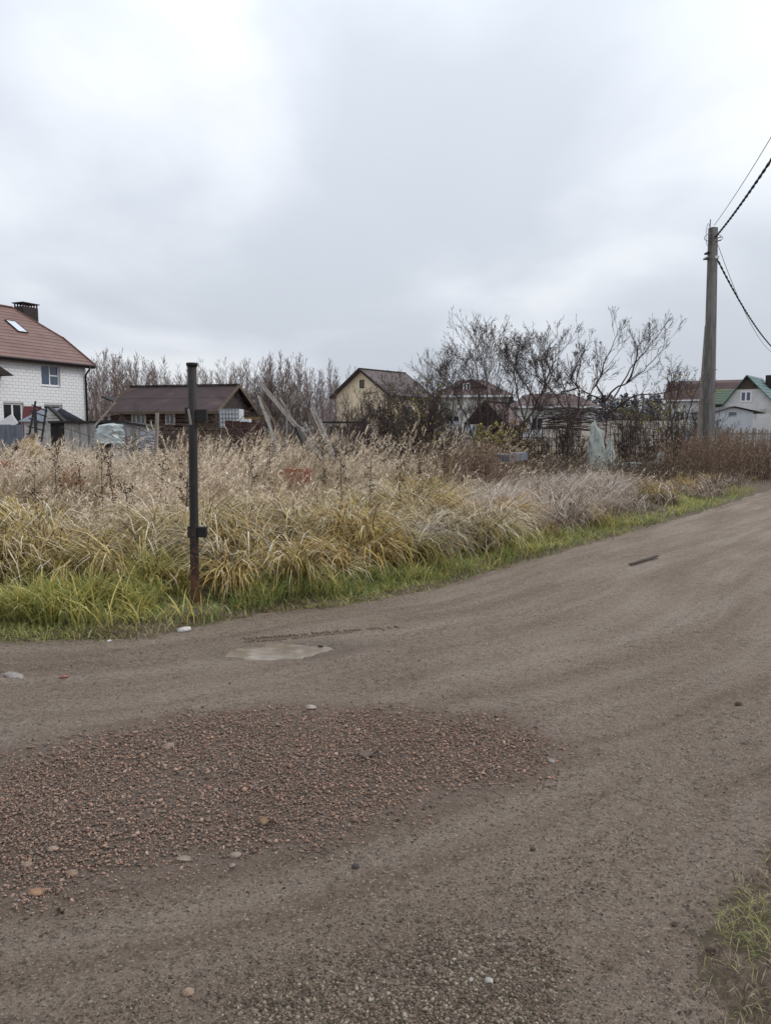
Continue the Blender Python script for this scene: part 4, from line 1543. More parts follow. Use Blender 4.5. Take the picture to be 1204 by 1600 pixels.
# --- far birch wood behind the log house: every trunk one can tell apart is a tree of its own
protos = []
for k in range(7):
    rng = random.Random(100 + k)
    H = 10.5 * rng.uniform(.92, 1.08)
    P = dict(seg=[9, 4, 2], wig=[.03, .06, .08], trop=[.02, .16, .10], tip=[.15, .3, .6], rmin=0.0065, n=[(58, 66), (13, 17)], t0=[.12, .15], ang=[40, 26], rat=[.29, .42], rr=.28, short=.80, tp=1.0)
    out = [[], [], []]
    grow(rng, (0, 0, -0.2), (rng.gauss(0, .03), rng.gauss(0, .03), 1), H, 0.06 * rng.uniform(.8, 1.2), 0, out, P)
    r0 = tree_obj('birch_tree', 'slender bare birch in the wood behind the houses', 'tree', (0, -500 - k, 0), out, (5, 3, 3, 3), 1, M_birch, M_birchtwig, 'bare birches of the wood behind the houses')
    protos.append(r0)
rng = random.Random(7)
spots = []
for i in range(190):
    px = 128 + (555 - 128) * ((i * 37) % 190 + rng.uniform(-.4, .4)) / 189
    if px < 250 and rng.random() < .15:
        continue
    Y = rng.uniform(84, 118) if i < 95 else rng.uniform(118, 146)
    spots.append((px, Y))
for i, (px, Y) in enumerate(spots):
    top = 576 + 9 * math.sin(px * .021 + 1) + (16 if px > 470 else 0) + rng.uniform(-16, 22)
    z = at(px, top, Y).z
    src = protos[i % 7]
    o = src if i < 7 else copy_tree(src)
    o.location = (at(px, 660, Y).x, Y, 0)
    hgt = 10.5
    sc_ = z / hgt
    o.scale = (max(sc_, .75), max(sc_, .75), sc_)
    o.rotation_euler = (0, 0, rng.uniform(0, 6.28))


# the wood's depth, which reads as one mass
def merged(protos_, n, place, name, label, mt, seed):
    """many small trees joined into one mass"""
    rng_ = np.random.default_rng(seed)
    data = []
    for p in protos_:
        vs_, fs_ = [], []
        nn = 0
        for ch in p.children:
            me = ch.data
            v = np.empty(len(me.vertices) * 3, dtype=np.float32)
            me.vertices.foreach_get('co', v)
            f = np.array([tuple(q.vertices) for q in me.polygons if len(q.vertices) == 4])
            vs_.append(v.reshape(-1, 3))
            fs_.append(f + nn)
            nn += len(vs_[-1])
        data.append((np.concatenate(vs_), np.concatenate(fs_)))
    V, Fq = [], []
    nn = 0
    for i in range(n):
        v, f = data[i % len(data)]
        x, y, s, sz = place(rng_, i)
        a = rng_.uniform(0, 6.28)
        c, s_n = math.cos(a), math.sin(a)
        w = np.stack([(v[:, 0] * c - v[:, 1] * s_n) * s + x, (v[:, 0] * s_n + v[:, 1] * c) * s + y, v[:, 2] * sz], -1)
        V.append(w)
        Fq.append(f + nn)
        nn += len(w)
    o = np_mesh(name, np.concatenate(V), np.concatenate(Fq), np.zeros((0, 3), int), mt)
    return tag(o, label, 'wood', None, 'stuff')


# far dark forest on the right, beyond the field
fp = []
for k in range(2):
    m = MB()
    rng = random.Random(170 + k)
    for j in range(70):
        z = 1.0 + 9 * (j / 70)
        rad = (10 - z) * .22 + .25
        a = rng.uniform(0, 6.28)
        c = Vector((math.cos(a), math.sin(a), 0))
        s = Vector((-c.y, c.x, 0))
        p0 = Vector((0, 0, z))
        p1 = c * rad * rng.uniform(.6, 1.1) + Vector((0, 0, z - .35))
        m.poly(p0, p1 - s * .3, p1 + c * .25 + Vector((0, 0, -.15)), p1 + s * .3)
    m.tube([(0, 0, 0), (0, 0, 10)], [.15, .03], 4, False)
    e = empty('far_source', (0, -620, 0))
    m.build('crown', M_twig, e)
    fp.append(e)


def place_far(r_, i):
    px = r_.uniform(640, 1260)
    Y = r_.uniform(230, 320)
    top = 624 - 8 * math.sin((px - 640) * .006) + r_.uniform(-5, 10)
    sz = at(px, top, Y).z / 10
    return at(px, 660, Y).x, Y, sz * 1.4, sz


merged(fp, 300, place_far, 'far_forest', 'distant grey forest along the horizon on the right', mat('far_conifer', S(108, 106, 110), S(84, 84, 88), .1, .95), 5)
for s_ in fp:
    for ch in list(s_.children):
        bpy.data.objects.remove(ch)
    bpy.data.objects.remove(s_)


# --- dense bare bushes and trees of the middle distance
def bush(name, label, cat, px, base_y, Y, H, seed, stems=9, spread=.35, P=None, leaf=None, lw=None, bm=M_bark, tm=M_twig, r0=.03, lean=(0, 0), z0=0.0, spanx=.5):
    rng = random.Random(seed)
    P = P or dict(seg=[6, 4, 3, 1], wig=[.09, .10, .13, .15], trop=[.05, .07, .05, 0], tip=[.3, .35, .5, .6], rmin=.0045, n=[(7, 10), (5, 8), (2, 4)], t0=[.2, .15, .2], ang=[32, 36, 40], rat=[.5, .5, .4], rr=.55, short=.45)
    out = [[] for _ in P['seg']]
    for s in range(stems):
        a = rng.uniform(0, 6.28)
        sp = spread * rng.uniform(.3, 1.1)
        grow(rng, (rng.gauss(0, spanx), rng.gauss(0, .25), -.1), (math.cos(a) * sp + lean[0], math.sin(a) * sp * .7 + lean[1], 1), H * rng.uniform(.6, 1.0), r0 * rng.uniform(.6, 1.2), 0, out, P)
    o = tree_obj(name, label, cat, (at(px, base_y, Y).x, Y, z0), out, (6, 4, 3, 3), 1, bm, tm)
    if leaf:
        lf = leaves_mesh('leaves', tips(out, rng, leaf[0], -2), leaf[1], leaf[2], seed, M_leafy)
        lf.parent = o
    return o


def plum(name, label, stems, Y, seed, r0, H, upr=.10, leaf=None, den=1.0, lean=0.0):
    """multi-stemmed orchard tree: hand-placed limbs, twigs grow upright from them"""
    rng = random.Random(seed)
    base = Vector((at(stems[0][0][0], 700, Y).x, Y, 0))
    P = dict(seg=[6, 5, 3, 1], wig=[.1, .07, .10, .12], trop=[.05, upr, .06, .02], tip=[.4, .3, .5, .6], rmin=.004,
             n=[(int(9 * den), int(13 * den)), (int(6 * den), int(8 * den)), (2, 4)], t0=[.25, .12, .2], ang=[36, 29, 34], rat=[.44, .48, .42], rr=.40, short=.35)
    out = [[], [], [], []]
    for st in stems:
        pts = []
        for j, q in enumerate(st):
            Yq = Y + (q[2] if len(q) > 2 else rng.uniform(-.5, .5) * j * .4)
            pts.append(at(q[0], q[1], Yq) - base)
        # smooth the limb
        fine = []
        for a, b in zip(pts[:-1], pts[1:]):
            for f in (0, .34, .67):
                fine.append(a.lerp(b, f) + Vector((rng.gauss(0, .02), rng.gauss(0, .02), rng.gauss(0, .02))))
        fine.append(pts[-1])
        n = len(fine)
        rad = [r0 * (1 - .82 * i / (n - 1)) for i in range(n)]
        out[0].append((fine, rad))
        L = sum((b - a).length for a, b in zip(fine[:-1], fine[1:]))
        branch(rng, fine, rad, L, 0, out, P)
    o = tree_obj(name, label, 'tree', tuple(base), out, (8, 5, 3, 3), 1)
    if leaf:
        lf = leaves_mesh('leaves', tips(out, rng, leaf[0], 2), leaf[1], leaf[2], seed, M_leafy)
        lf.parent = o
    return o


plum('apple_tree', 'spreading bare apple tree beside the pale green tarp',
     [[(943, 745, 0), (944, 700, 0), (946, 660, 0), (944, 625, 0)],
      [(944, 628, 0), (958, 608, -.2), (980, 598, -.3), (1005, 580, -.3), (1026, 556, -.2), (1045, 530, -.1)],
      [(944, 626, 0), (925, 618, .2), (905, 605, .3), (890, 594, .4)],
      [(946, 640, 0), (965, 612, .5), (985, 575, .7), (1008, 548, .8), (1030, 520, .9)],
      [(943, 625, 0), (932, 602, -.5), (942, 570, -.7), (956, 540, -.8), (964, 516, -.9)],
      [(905, 606, .3), (880, 612, .3), (862, 622, .4)],
      [(944, 650, 0), (990, 618, -.9), (1025, 616, -1.4), (1050, 610, -1.7)],
      [(944, 650, 0), (915, 640, 1.0), (880, 636, 1.6), (850, 640, 2.0)],
      [(980, 598, -.3), (990, 572, -.8), (996, 545, -1.0), (1004, 528, -1.1)],
      [(890, 594, .4), (900, 570, .5), (912, 548, .6)]], 26.5, 31, .034, 4.6, .16, (50, .055, BRN), 1.0)
plum('plum_tree', 'upright bare plum tree with many stems in front of the brown hipped roof',
     [[(755, 720, 0), (752, 650, 0), (738, 600, .2), (727, 560, .4)], [(757, 720, .2), (763, 630, .1), (758, 580, -.1), (761, 545, -.2)], [(760, 720, .3), (770, 640, .5), (777, 590, .6), (783, 552, .6)],
      [(752, 720, -.2), (728, 650, -.5), (708, 610, -.6), (694, 588, -.8)], [(756, 720, -.2), (748, 620, -.5), (745, 570, -.7), (746, 540, -.8)]], 23.0, 33, .022, 4, .10, (30, .05, BRN), 1.35)
plum('plum_tree', 'bare plum tree with crooked leaning trunk left of the rebar lattice',
     [[(797, 700, 0), (815, 665, 0), (840, 635, 0), (852, 605, .2), (838, 575, .3), (828, 545, .4)], [(835, 640, 0), (850, 600, -.4), (864, 570, -.6), (868, 543, -.7)],
      [(850, 610, .2), (860, 585, .6), (852, 562, .8), (850, 540, .9)], [(820, 660, 0), (808, 620, .3), (803, 580, .4), (812, 545, .5)], [(840, 635, 0), (822, 600, .6), (800, 575, 1.0), (790, 555, 1.2)]], 24.0, 35, .034, 4, .10, (26, .05, BRN), 1.3)
plum('plum_tree', 'bare plum tree with upright trunk left of the tall tarp',
     [[(880, 755, 0), (886, 715, 0), (895, 680, 0), (890, 645, .1), (882, 610, .2), (870, 575, .2), (874, 548, .2)], [(893, 668, 0), (905, 625, -.3), (901, 585, -.5), (910, 552, -.6)],
      [(888, 645, .1), (860, 610, .5), (842, 590, .7), (830, 570, .8)], [(893, 660, 0), (915, 630, .5), (930, 600, .8), (936, 570, 1.0)]], 22.5, 37, .032, 4, .11, (16, .05, BRN), 1.25)

bush('bare_bush', 'tall loose bare bush in front of the cream house', 'bush', 598, 700, 23, 2.9, 51, 18, .30, r0=.022, leaf=(50, .05, OLV))
bush('dense_bush', 'low dense dark bush in front of the cream house', 'bush', 612, 700, 21.5, 1.9, 52, 15, .5, r0=.016, spanx=.6)
bush('leafy_shrub', 'shrub with some yellow green leaves right of the cream house', 'bush', 655, 700, 22, 2.75, 53, 9, .18, r0=.018, leaf=(260, .075, OLV), spanx=.35)
bush('leafy_shrub', 'low shrub with olive leaves in front of the plum trees', 'bush', 748, 700, 21.5, 1.75, 54, 9, .5, r0=.016, leaf=(900, .08, OLV), spanx=.45)
bush('leafy_shrub', 'small shrub with rusty yellow leaves by the crooked plum trunk', 'bush', 812, 690, 25.5, 1.9, 55, 7, .4, r0=.016, leaf=(420, .08, YEL + BRN), spanx=.3)
bush('bare_bush', 'big bare bush behind the long leaning planks', 'bush', 445, 680, 33, 3.4, 56, 16, .42, r0=.035, spanx=1.1)
bush('bare_bush', 'thin bare tree rising above the plank bundle', 'bush', 415, 680, 31, 3.9, 57, 4, .2, r0=.03, spanx=.25)
bush('bare_bush', 'brown bare bush in front of the log house wall', 'bush', 205, 690, 40, 2.9, 58, 10, .4, r0=.02, spanx=.5)
bush('leafy_sapling', 'slender sapling with a few yellow leaves left of the power pole', 'tree', 1040, 745, 24.5, 3.6, 59, 7, .26, r0=.026, leaf=(60, .10, YEL), lean=(.05, 0), spanx=.12)
bush('bare_bush', 'low bare bush below the cream panel wall', 'bush', 1000, 735, 28.5, 1.8, 60, 12, .6, r0=.014, spanx=.9)
bush('bare_bush', 'grey twiggy bush at the foot of the power pole', 'bush', 1090, 720, 29, 2.3, 61, 12, .5, r0=.014, spanx=.7)
bush('bare_bush', 'dense dark bush left of the tall green tarp', 'bush', 865, 730, 29, 1.7, 62, 9, .6, r0=.016, spanx=1.0)
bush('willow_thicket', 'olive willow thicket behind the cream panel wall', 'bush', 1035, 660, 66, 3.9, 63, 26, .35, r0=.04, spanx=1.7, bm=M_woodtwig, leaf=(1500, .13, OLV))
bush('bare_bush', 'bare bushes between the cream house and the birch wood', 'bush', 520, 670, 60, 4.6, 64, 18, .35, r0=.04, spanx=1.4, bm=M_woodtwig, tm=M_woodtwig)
bush('bare_bush', 'brown bush beside the pale garage', 'bush', 1110, 680, 46, 2.6, 65, 14, .4, r0=.02, spanx=.8)
bush('bare_bush', 'dense bare bush below the hip-roofed house', 'bush', 705, 690, 27, 2.2, 66, 14, .5, r0=.014, spanx=.7)
bush('bare_bush', 'slim upright bare plum thicket left of the brown hipped roof', 'bush', 715, 700, 25, 3.3, 81, 10, .16, r0=.018, spanx=.6)
bush('bare_bush', 'slim upright bare thicket between the two leaning plum trunks', 'bush', 832, 700, 26, 3.3, 82, 10, .16, r0=.018, spanx=.7)
bush('bare_bush', 'slim upright bare thicket just left of the apple tree', 'bush', 885, 700, 27.5, 3.1, 83, 9, .22, r0=.018, spanx=.6)
bush('bare_bush', 'tall bare bush between the cream house and the leafy shrub', 'bush', 640, 700, 24.5, 2.9, 85, 14, .22, r0=.018, spanx=.5)
thick = bush('dense_thicket', 'dense dark thicket below the cream house', 'bush', 566, 690, 24.5, 1.7, 84, 16, .5, r0=.013, spanx=.7)
for px, Y, sx, sz, rz, lb in ((640, 23.5, 1.0, 1.25, .9, 'dense dark thicket under the yellow green shrub'), (690, 25, 1.0, 1.1, 2.0, 'dense dark thicket left of the red stems'), (782, 26, 1.0, 1.0, 3.1, 'dense dark thicket right of the red stems'),
                              (830, 28.5, 1.0, .7, 4.0, 'dense dark thicket behind the left rebar lattice'), (905, 29, 1.0, .8, 5.0, 'dense dark thicket behind the tall tarp'), (1010, 30, 1.0, .6, .4, 'dense dark thicket behind the right rebar lattice'),
                              (1066, 27.5, 1.0, 1.1, 1.4, 'dense dark thicket between sapling and power pole'), (470, 30, 1.1, 1.2, 2.6, 'dense dark thicket behind the short board bundle'), (300, 30, 1.1, .95, 3.6, 'dense dark thicket below the log house windows'), (540, 31, 1.0, 1.0, 1.9, 'dense dark thicket left of the cream house wall')):
    o = copy_tree(thick)
    o.location = (at(px, 690, Y).x, Y, 0)
    o.rotation_euler = (0, 0, rz)
    o.scale = (sx, sx, sz)
    o['label'] = lb
# more of the orchard thicket: the same kinds of shrub grow again between the larger stems
def again(label_of, label, px, Y, rz, sx, sz):
    src = [o for o in bpy.data.objects if o.parent is None and o.get('label') == label_of][0]
    o = copy_tree(src)
    o.location = (at(px, 690, Y).x, Y, 0)
    o.rotation_euler = (0, 0, rz)
    o.scale = (sx, sx, sz)
    o['label'] = label


PL = 'upright bare plum tree with many stems in front of the brown hipped roof'
again(PL, 'bare plum tree with fanned stems just left of the crooked plum trunk', 800, 26.0, 2.2, 1.0, 1.0)
again(PL, 'small bare plum tree rising behind the yellow green shrub', 690, 27.0, 1.1, .9, .92)
TB = 'tall loose bare bush in front of the cream house'
again(TB, 'loose bare bush hiding the left corner of the cream house', 556, 26.5, 2.0, .8, .85)
again(TB, 'loose bare bush hiding the right end of the cream house', 668, 25.5, 3.4, 1.0, .95)
again(TB, 'loose bare bush in front of the brown shed', 772, 27.0, 4.9, .9, .85)
again(TB, 'loose bare bush in front of the cream panel wall', 985, 31.5, 5.6, 1.0, .8)

# birch with a pale trunk right of the block house
rng = random.Random(8)
P = dict(seg=[9, 4, 3, 2], wig=[.03, .10, .16, .2], trop=[.02, .12, .03, 0], tip=[.15, .3, .5, .6], rmin=0.008, n=[(26, 30), (4, 6), (2, 3)], t0=[.3, .15, .15], ang=[38, 36, 38], rat=[.3, .5, .5], rr=.45, short=.6)
out = [[], [], [], []]
grow(rng, (0, 0, -.1), (.0, 0, 1), 7.2, .085, 0, out, P)
tree_obj('birch_tree', 'pale trunked bare birch standing just right of the white block house', 'tree', (at(178, 660, 60).x, 60, 0), out, (7, 4, 3, 3), 1, M_birch, M_birchtwig)


# --- dry red stems
def stems(name, label, px, Y, n, sx, sy, h, seed, m=M_redstem, head=True, z0=0.05):
    rng = random.Random(seed)
    mb = MB()
    for i in range(n):
        x, y = rng.gauss(0, sx), rng.gauss(0, sy)
        L = h * rng.uniform(.6, 1.1)
        lx, ly = rng.gauss(0, .10), rng.gauss(0, .1)
        top_ = Vector((x + lx * L, y + ly * L, L))
        mb.tube([(x, y, 0), (x + lx * L * .4, y + ly * L * .4, L * .5), top_], [.007, .006, .003], 3, False)
        for k in range(rng.randint(5, 9)):
            f = rng.uniform(.3, 1.0)
            p = Vector((x + lx * L * f, y + ly * L * f, L * f))
            a = rng.uniform(0, 6.28)
            q = p + Vector((math.cos(a) * .10, math.sin(a) * .10, rng.uniform(.05, .18)))
            mb.tube([p, q], [.005, .003], 3, False)
            if head and rng.random() < .75:
                w = Vector((rng.gauss(0, .02), rng.gauss(0, .02), .03))
                mb.poly(q, q + Vector((.022, 0, .01)), q + w * 1.6, q + Vector((-.022, 0, .01)))
    o = mb.build(name, m)
    o.location = (at(px, 700, Y).x, Y, z0)
    return tag(o, label, 'weeds')


stems('red_stems', 'clump of dark red dry stems below the plum trees', 748, 16.5, 150, .42, .3, 1.25, 71)
stems('red_stems', 'thin patch of dry red stems left of the main red clump', 712, 17.5, 60, .35, .3, 1.1, 72)
stems('red_weeds', 'reddish dry weeds in front of the power pole', 1118, 22.5, 170, .75, .5, 1.45, 73)
stems('red_weeds', 'reddish dry weeds before the picket fence', 1158, 25, 190, .9, .6, 1.35, 74)
stems('red_weeds', 'brown dry weeds between sapling and power pole', 1080, 23.5, 120, .5, .4, 1.15, 75)
stems('red_weeds', 'brown dry weeds at the far right by the road', 1212, 24, 120, .8, .6, 1.2, 76, M_board)
stems('brown_weeds', 'brown weed thicket under the tarps', 1000, 21, 140, 1.0, .5, .75, 77, M_board)
stems('brown_weeds', 'brown weed thicket left of the tall tarp', 850, 19.5, 140, .9, .5, .8, 78, M_board)

# single dark weed stalks in the dry grass
M_stalk = mat('dark_weed_stalk', S(70, 58, 50), S(52, 43, 37), 6, .9)
rng = random.Random(3)
for i, (px, Y, h) in enumerate([(160, 10.5, 1.15), (186, 10.2, 1.1), (128, 11, 1.0), (286, 9.2, 1.15), (292, 9.0, .95), (206, 9.6, .8), (52, 10.8, 1.0), (420, 12, 1.3), (535, 10.5, 1.2), (575, 10.8, 1.25), (620, 11.2, 1.2), (395, 11.5, 1.2), (505, 12.5, 1.25), (655, 12.5, 1.3), (245, 10.8, 1.1), (350, 12.2, 1.3), (90, 12, 1.2), (690, 12.8, 1.2)]):
    mb = MB()
    lx = rng.gauss(0, .06)
    ax = [Vector((lx * f * h, rng.gauss(0, .01), h * f)) for f in (0, .25, .5, .75, 1)]
    mb.tube(ax, [.007, .0065, .0055, .0045, .003], 5, False)
    for k in range(14):
        f = rng.uniform(.45, 1)
        j = min(int(f * 4), 3)
        p = ax[j].lerp(ax[j + 1], f * 4 - j)
        a = rng.uniform(0, 6.28)
        q = p + Vector((math.cos(a), math.sin(a), 1.1)) * rng.uniform(.04, .1)
        mb.tube([p, q], [.003, .002], 3, False)
        for z in range(4):
            t = q + Vector((rng.gauss(0, .018), rng.gauss(0, .018), rng.gauss(0, .02)))
            mb.poly(t, t + Vector((.012, 0, .006)), t + Vector((0, 0, .022)), t + Vector((-.012, 0, .006)))
    o = mb.build('weed_stalk', M_stalk)
    o.location = (at(px, 780, Y).x, Y, .08)
    tag(o, 'thin dark dead weed stalk standing in the dry grass', 'weed', 'dead weed stalks in the dry grass')
# ------------------------------------------------------------------ power pole, wires, metal post
YP = 26.0
pb_ = gr(1106, 745)
pxb = at(1106, 700, YP)
pxt = at(1110.5, 357, YP)
ph = pxt.z
pole = empty('power_pole', (pxb.x, YP, 0), 0, 'tall weathered power pole at the roadside with twisted black cables', 'power pole')
m = MB()
b_ = 0.15
t_w = 0.105
tx = pxt.x - pxb.x
m.add([(-b_, -b_, 0), (b_, -b_, 0), (b_, b_, 0), (-b_, b_, 0), (tx - t_w, -t_w, ph), (tx + t_w, -t_w, ph), (tx + t_w, t_w, ph), (tx - t_w, t_w, ph)], [(0, 1, 5, 4), (1, 2, 6, 5), (2, 3, 7, 6), (3, 0, 4, 7), (4, 5, 6, 7)])
m.v = [tuple(Matrix.Rotation(R(24), 4, 'Z') @ Vector(p)) for p in m.v]
shaft = m.build('shaft', M_pole_dark, pole)
br = MB().bar((-0.27, 0.10, 0), (tx * .62 - 0.03, 0.12, ph * .62), 0.24, 0.2, (0, 1, 0), 0.13, 0.13)
br.build('brace', M_pole, pole)
MB().box(-0.12, 0.16, -0.36, -0.18, 0, at(1106, 698, YP).z).build('stub', M_stub, pole)
zc1, zc2 = at(1110, 396, YP).z, at(1110, 404, YP).z
for z, w in ((zc1, .26), (zc2, .30)):
    MB().box(tx - w / 2 - .02, tx + w / 2 + .06, -w / 2, w / 2, z - .02, z + .03).build('clamp', M_steel if z == zc2 else M_black, pole)
MB().box(tx + 0.08, tx + 0.22, -.2, -.1, zc2 - .03, zc2 + .05).build('anchor', M_ibc, pole)
MB().tube([(tx - .06, -.02, ph - .3), (tx - .05, -.02, ph + .28)], .015, 5).build('rod', M_black, pole)
zl = at(1110, 373, YP).z
cir = [(tx + .02 + .30 * math.cos(a), -.16 + .05 * math.sin(a * 2), zl + .12 * math.sin(a)) for a in [i * 2 * math.pi / 20 for i in range(21)]]
MB().tube(cir, .011, 5, False).build('wire_loop', M_wire, pole)
cir = [(tx - .16 + .06 * math.cos(a), -.14, zl + .1 + .35 * math.sin(a)) for a in [i * 2 * math.pi / 16 for i in range(17)]]
MB().tube(cir, .009, 5, False).build('wire_loop', M_wire, pole)
for z in (zl, zl - .1):
    MB().tube([(tx - .14, -.14, z), (tx + .05, -.17, z - .03), (tx + .28, -.12, z + .02)], .018, 6).build('bracket', M_steel, pole)
# down lead on the pole face
MB().tube([(tx + .03, -.165, ph - .5), (tx * .55 + .02, -.2, ph * .5), (0.02, -.215, 1.7)], .011, 5).build('down_lead', M_wire, pole)


def cable(name, label, a, b, sag, rad, strands, mm, hr=0.0, pitch=.6):
    a, b = Vector(a), Vector(b)
    L = (b - a).length
    n = max(int(L / (pitch / 7 if strands > 1 else .8)), 8)
    root = empty(name, tuple(a), 0, label, 'cable')
    for s in range(strands):
        pts = []
        for i in range(n + 1):
            f = i / n
            p = a.lerp(b, f) - Vector((0, 0, 4 * sag * f * (1 - f)))
            if strands > 1:
                ph_ = 2 * math.pi * (f * L / pitch + s / strands)
                side = (b - a).cross(Vector((0, 0, 1))).normalized()
                p = p + side * hr * math.cos(ph_) + Vector((0, 0, hr * math.sin(ph_)))
            pts.append(p - a)
        MB().tube(pts, rad, 5, False).build('strand', mm, root, True)
    return root


A1 = Vector((pxt.x + .12, YP - .1, at(1118, 371, YP).z))
A2 = Vector((pxt.x + .16, YP - .1, at(1119, 403, YP).z))
q1 = at(1204, 250, 16.8)
d1 = (q1 - A1)
B1 = A1 + Vector((d1.x, d1.y, 0)) * 3.6 + Vector((0, 0, -.1))
f1 = 1 / 3.6
sag1 = (A1.z + (B1.z - A1.z) * f1 - q1.z) / (4 * f1 * (1 - f1))
cable('twisted_cable', 'twisted black cable from the pole top up to the right edge', A1, B1, sag1, .021, 2, M_cable, .015, .95)
q2 = at(1204, 541, 38)
d2 = q2 - A2
B2 = A2 + Vector((d2.x, d2.y, 0)) * 2.8 + Vector((0, 0, .2))
f2 = 1 / 2.8
sag2 = (A2.z + (B2.z - A2.z) * f2 - q2.z) / (4 * f2 * (1 - f2))
cable('twisted_cable', 'twisted black cable sagging from the pole down to the right edge', A2, B2, sag2, .021, 2, M_cable, .015, .95)
A3 = Vector((pxt.x + .05, YP - .1, at(1114, 353, YP).z))
q3 = at(1204, 214, 16.8)
d3 = q3 - A3
B3 = A3 + Vector((d3.x, d3.y, 0)) * 3.6 + Vector((0, 0, .3))
sag3 = (A3.z + (B3.z - A3.z) * f1 - q3.z) / (4 * f1 * (1 - f1))
cable('thin_wire', 'thin grey wire above the upper twisted cable', A3, B3, sag3, .009, 1, M_wire)
A4 = Vector((pxt.x + .2, YP - .1, at(1121, 384, YP).z))
q4 = at(1190, 535, 38)
d4 = q4 - A4
B4 = A4 + Vector((d4.x, d4.y, 0)) * 2.6 + Vector((0, 0, .2))
f4 = 1 / 2.6
sag4 = (A4.z + (B4.z - A4.z) * f4 - q4.z) / (4 * f4 * (1 - f4))
cable('thin_wire', 'thin grey wire beside the lower twisted cable', A4, B4, sag4, .010, 1, M_wire)
# the poles that carry the far ends, outside the frame
for B_, lb in ((B1, 'plain power pole behind the viewer holding the near cable ends'), (B2, 'plain power pole further along the road to the right')):
    far = empty('power_pole', (B_.x, B_.y, 0), 0, lb, 'power pole')
    MB().bar((0, 0, 0), (0, 0, B_.z + .4), .3, .3, (0, 1, 0), .21, .21).build('shaft', M_pole_dark, far)
    MB().box(-.2, .2, -.2, .2, B_.z - .05, B_.z + .02).build('clamp', M_steel, far)

# --- the rusty metal post in front
def post_material():
    m = bpy.data.materials.new('rusty_dark_pipe')
    m.use_nodes = True
    N, L = m.node_tree.nodes, m.node_tree.links
    b = N['Principled BSDF']
    tc = N.new('ShaderNodeTexCoord')
    n = N.new('ShaderNodeTexNoise')
    n.inputs['Scale'].default_value = 22
    n.inputs['Detail'].default_value = 8
    n.inputs['Roughness'].default_value = .7
    L.new(tc.outputs['Object'], n.inputs['Vector'])
    sp = N.new('ShaderNodeSeparateXYZ')
    L.new(tc.outputs['Object'], sp.inputs[0])
    mr = N.new('ShaderNodeMapRange')
    mr.inputs['From Min'].default_value, mr.inputs['From Max'].default_value = .85, .05
    mr.inputs['To Min'].default_value, mr.inputs['To Max'].default_value = -.12, .34
    L.new(sp.outputs['Z'], mr.inputs['Value'])
    ad = N.new('ShaderNodeMath')
    L.new(n.outputs['Fac'], ad.inputs[0])
    L.new(mr.outputs[0], ad.inputs[1])
    r = N.new('ShaderNodeValToRGB')
    e = r.color_ramp.elements
    e[0].position, e[0].color = .42, S(33, 29, 28)
    e[1].position, e[1].color = .85, S(132, 92, 74)
    k = e.new(.56)
    k.color = S(50, 40, 36)
    k = e.new(.68)
    k.color = S(96, 66, 54)
    L.new(ad.outputs[0], r.inputs['Fac'])
    L.new(r.outputs[0], b.inputs['Base Color'])
    b.inputs['Roughness'].default_value = .75
    bp = N.new('ShaderNodeBump')
    bp.inputs['Strength'].default_value = .35
    bp.inputs['Distance'].default_value = .004
    L.new(n.outputs['Fac'], bp.inputs['Height'])
    L.new(bp.outputs[0], b.inputs['Normal'])
    return m


M_post = post_material()
pg = gr(305, 950, .03)
ptop = at(300, 568, pg.y)
post = empty('metal_post', (pg.x, pg.y, 0), 0, 'dark rusty metal gate post standing in the grass at the road edge', 'post')
tx, tz = ptop.x - pg.x, ptop.z
rp = .038
m = MB().tube([(0, 0, -.15), (tx * .33, 0, tz * .33), (tx * .66, 0, tz * .66), (tx, 0, tz - .02)], rp, 20, True)
m.build('pipe', M_post, post, True)
MB().tube([(tx, 0, tz - .03), (tx, 0, tz - .015), (tx, 0, tz), (tx, 0, tz + .006)], [.040, .049, .051, .045], 20).build('cap', M_black, post, True)
zh = at(303, 650, pg.y).z
MB().box(tx * .8 + .035, tx * .8 + .125, -.03, .03, zh - .055, zh + .055).build('hinge_bracket', M_black, post)
MB().box(tx * .8 - .052, tx * .8 - .02, -.056, -.02, zh - .03, zh + .07).build('hinge_plate', M_black, post)
MB().bar((tx * .8 - .022, -.052, zh + .06), (tx * .8 - .004, -.052, zh - .075), .018, .012, (0, 1, 0)).build('hinge_pin', M_plank, post)
zh2 = at(303, 831, pg.y).z
MB().box(tx * .4 + .035, tx * .4 + .108, -.03, .03, zh2 - .045, zh2 + .045).build('hinge_bracket', M_black, post)
MB().box(tx * .4 - .054, tx * .4 - .03, -.03, .02, zh2 - .05, zh2 + .05).build('hinge_plate', M_post, post)
